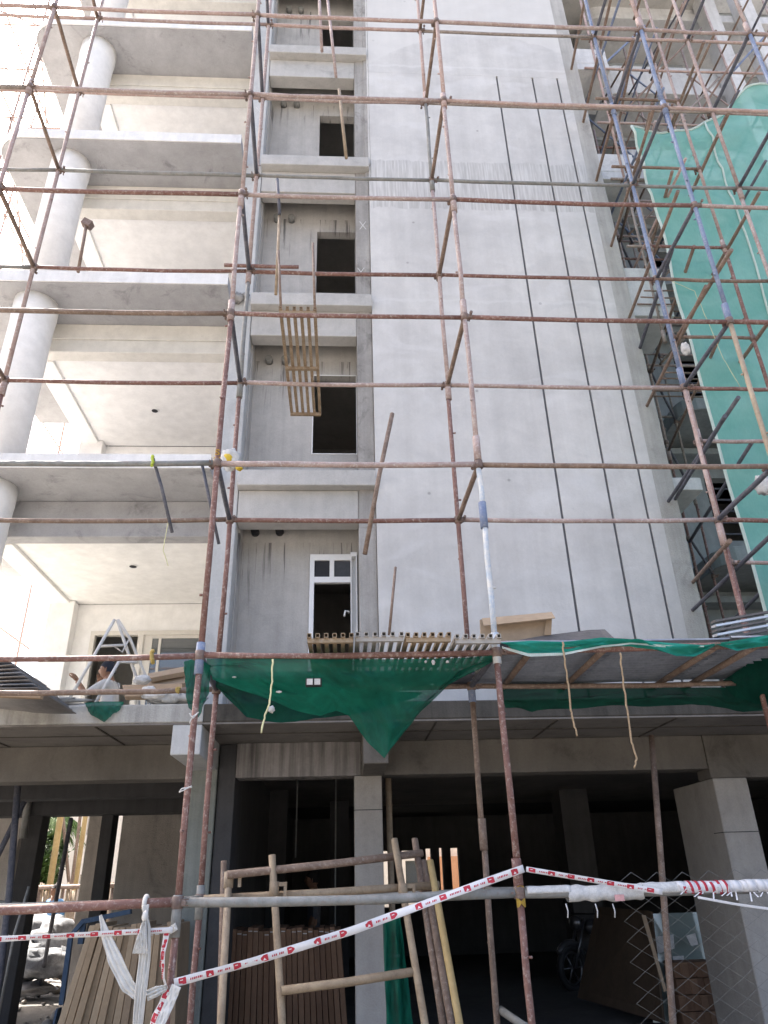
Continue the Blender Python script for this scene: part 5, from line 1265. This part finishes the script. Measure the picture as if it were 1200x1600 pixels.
x0, x1 = at(590,1360,29).x-1, at(720,1360,29).x+4
obj('wall', MB().holes(x0, x1, 0, 2.9, 29, 29.3, [(x0+2, x0+3.2, .9, 2.2)]), PB, orb)
obj('wall', MB().box(x0+2.8, x1, 28.7, 28.99, 0, 2.3), OR, orb)
obj('window', MB().box(x0+2.02, x0+3.18, 29.1, 29.15, .92, 2.18), GLASS, orb)
ff = thing('bamboo_fence', (-13, 20, 0), 'brown stake fence with a level top rail behind the left undercroft', 'fence')
xa, xb = at(40,1430,20).x, at(240,1430,20).x
zt = at(90,1386,20).z
for z in (zt, zt-.35): obj('rail', MB().tube(V(xa,19.95,z), V(xb,19.95,z), .05, 8), BROWN, ff)
nst = 70
for i in range(nst):
    x_ = xa+(xb-xa)*i/nst; obj('stake', MB().tube(V(x_,20.02,0), V(x_+random.uniform(-.04,.04),20.02,zt+random.uniform(-.1,.15)), random.uniform(.02,.035), 5), random.choice((BAMB, BROWN, TAN)), ff)
def yp(px0, py0, px1, py1, Y, c, label, r=.09):
    a, b = at(px0, py0, Y), at(px1, py1, Y); k = a.z/(a.z-b.z) if a.z > b.z else 1
    a2 = b.lerp(a, 1.6); pole([a2, a2.lerp(a2.lerp(a, 1), .5), V(*(a.lerp(b, k)))], r, c, label, 'poles behind the undercroft', 'timber_pole')
yp(94,1280,78,1382,24,'yel','thick ochre pole left of the pale building')
yp(132,1286,118,1382,24,'yel','thick ochre pole right of the other before the pale building', .07)
yp(99,1285,108,1382,25,'brown','brown pole between the two ochre poles', .05)
yp(124,1286,112,1382,23.5,'brown','thin brown pole before the pale building', .045)
LEAF = simple('palm_leaf', (.075,.13,.03), .6, .5, 2); LEAF2 = simple('shrub_leaf', (.05,.095,.03), .6, .5, 2)
pm_ = thing('palm_tree', (-15, 24, 0), 'green palm with drooping fronds behind the left undercroft', 'palm')
pc = at(64,1275,26); pb = V(pc.x-.3, 26, 0)
obj('trunk', MB().path([pb, pb.lerp(pc,.5)+V(.1,0,0), pc], [.2,.15,.12], 10), BROWN, pm_)
for i in range(18):
    an = i*2.4; el = random.uniform(-.2,.9); mb = MB(); L = random.uniform(1.0,1.6); pts = []
    d = V(math.cos(an), math.sin(an), 0)
    for k in range(10): u = k/9; pts.append(pc + d*L*u*math.cos(el) + V(0,0,L*u*math.sin(el)-.8*u*u))
    mb.path(pts, [.03*(1-.8*k/9) for k in range(10)], 5)
    s_ = d.cross(V(0,0,1))
    for k in range(1, 10):
        for kk in (0, .33, .66):
            p = pts[k-1].lerp(pts[k], kk)
            for sg in (-1, 1):
                e = p + s_*sg*.32*(1-.05*k) + d*.3 - V(0,0,.35+.2*random.random()); mb.add([p, p+d*.05, e], [(0,1,2)])
    obj('frond', mb, LEAF, pm_)
def shrub(c, r, label, seed, m_):
    t_ = thing('shrub', V(c.x, c.y, 0), label, 'shrub', 'shrubs behind the undercroft'); random.seed(seed); mb = MB()
    for i in range(900):
        d = V(random.gauss(0,1), random.gauss(0,1), random.gauss(0,1)).normalized()*r*random.random()**.45
        d.z *= 1.1; k = 1+.5*noise.noise(d*1.3+V(seed,0,0)); p = c + d*k
        if p.z < .05: continue
        a = V(random.gauss(0,1), random.gauss(0,1), random.gauss(0,1)).normalized()*.16; b = a.cross(V(random.random(),random.random(),1)).normalized()*.05
        mb.add([p-a, p+b, p+a, p-b], [(0,1,2,3)])
    obj('foliage', mb, m_, t_, kind='stuff')
    obj('stem', MB().tube(V(c.x,c.y,0), c, .06, 6), BROWN, t_)
shrub(at(70,1335,27), .75, 'dense dark shrub under the palm beside the ochre pole', 3, LEAF2)
shrub(at(66,1368,25), .5, 'low shrub at the fence beneath the dense dark shrub', 4, LEAF)
shrub(at(3,1290,25), 1.9, 'bright leafy shrub at the far left edge behind the prop', 5, LEAF)
shrub(at(-40,1330,24), 2.0, 'shrub just beyond the far left edge', 6, LEAF2)
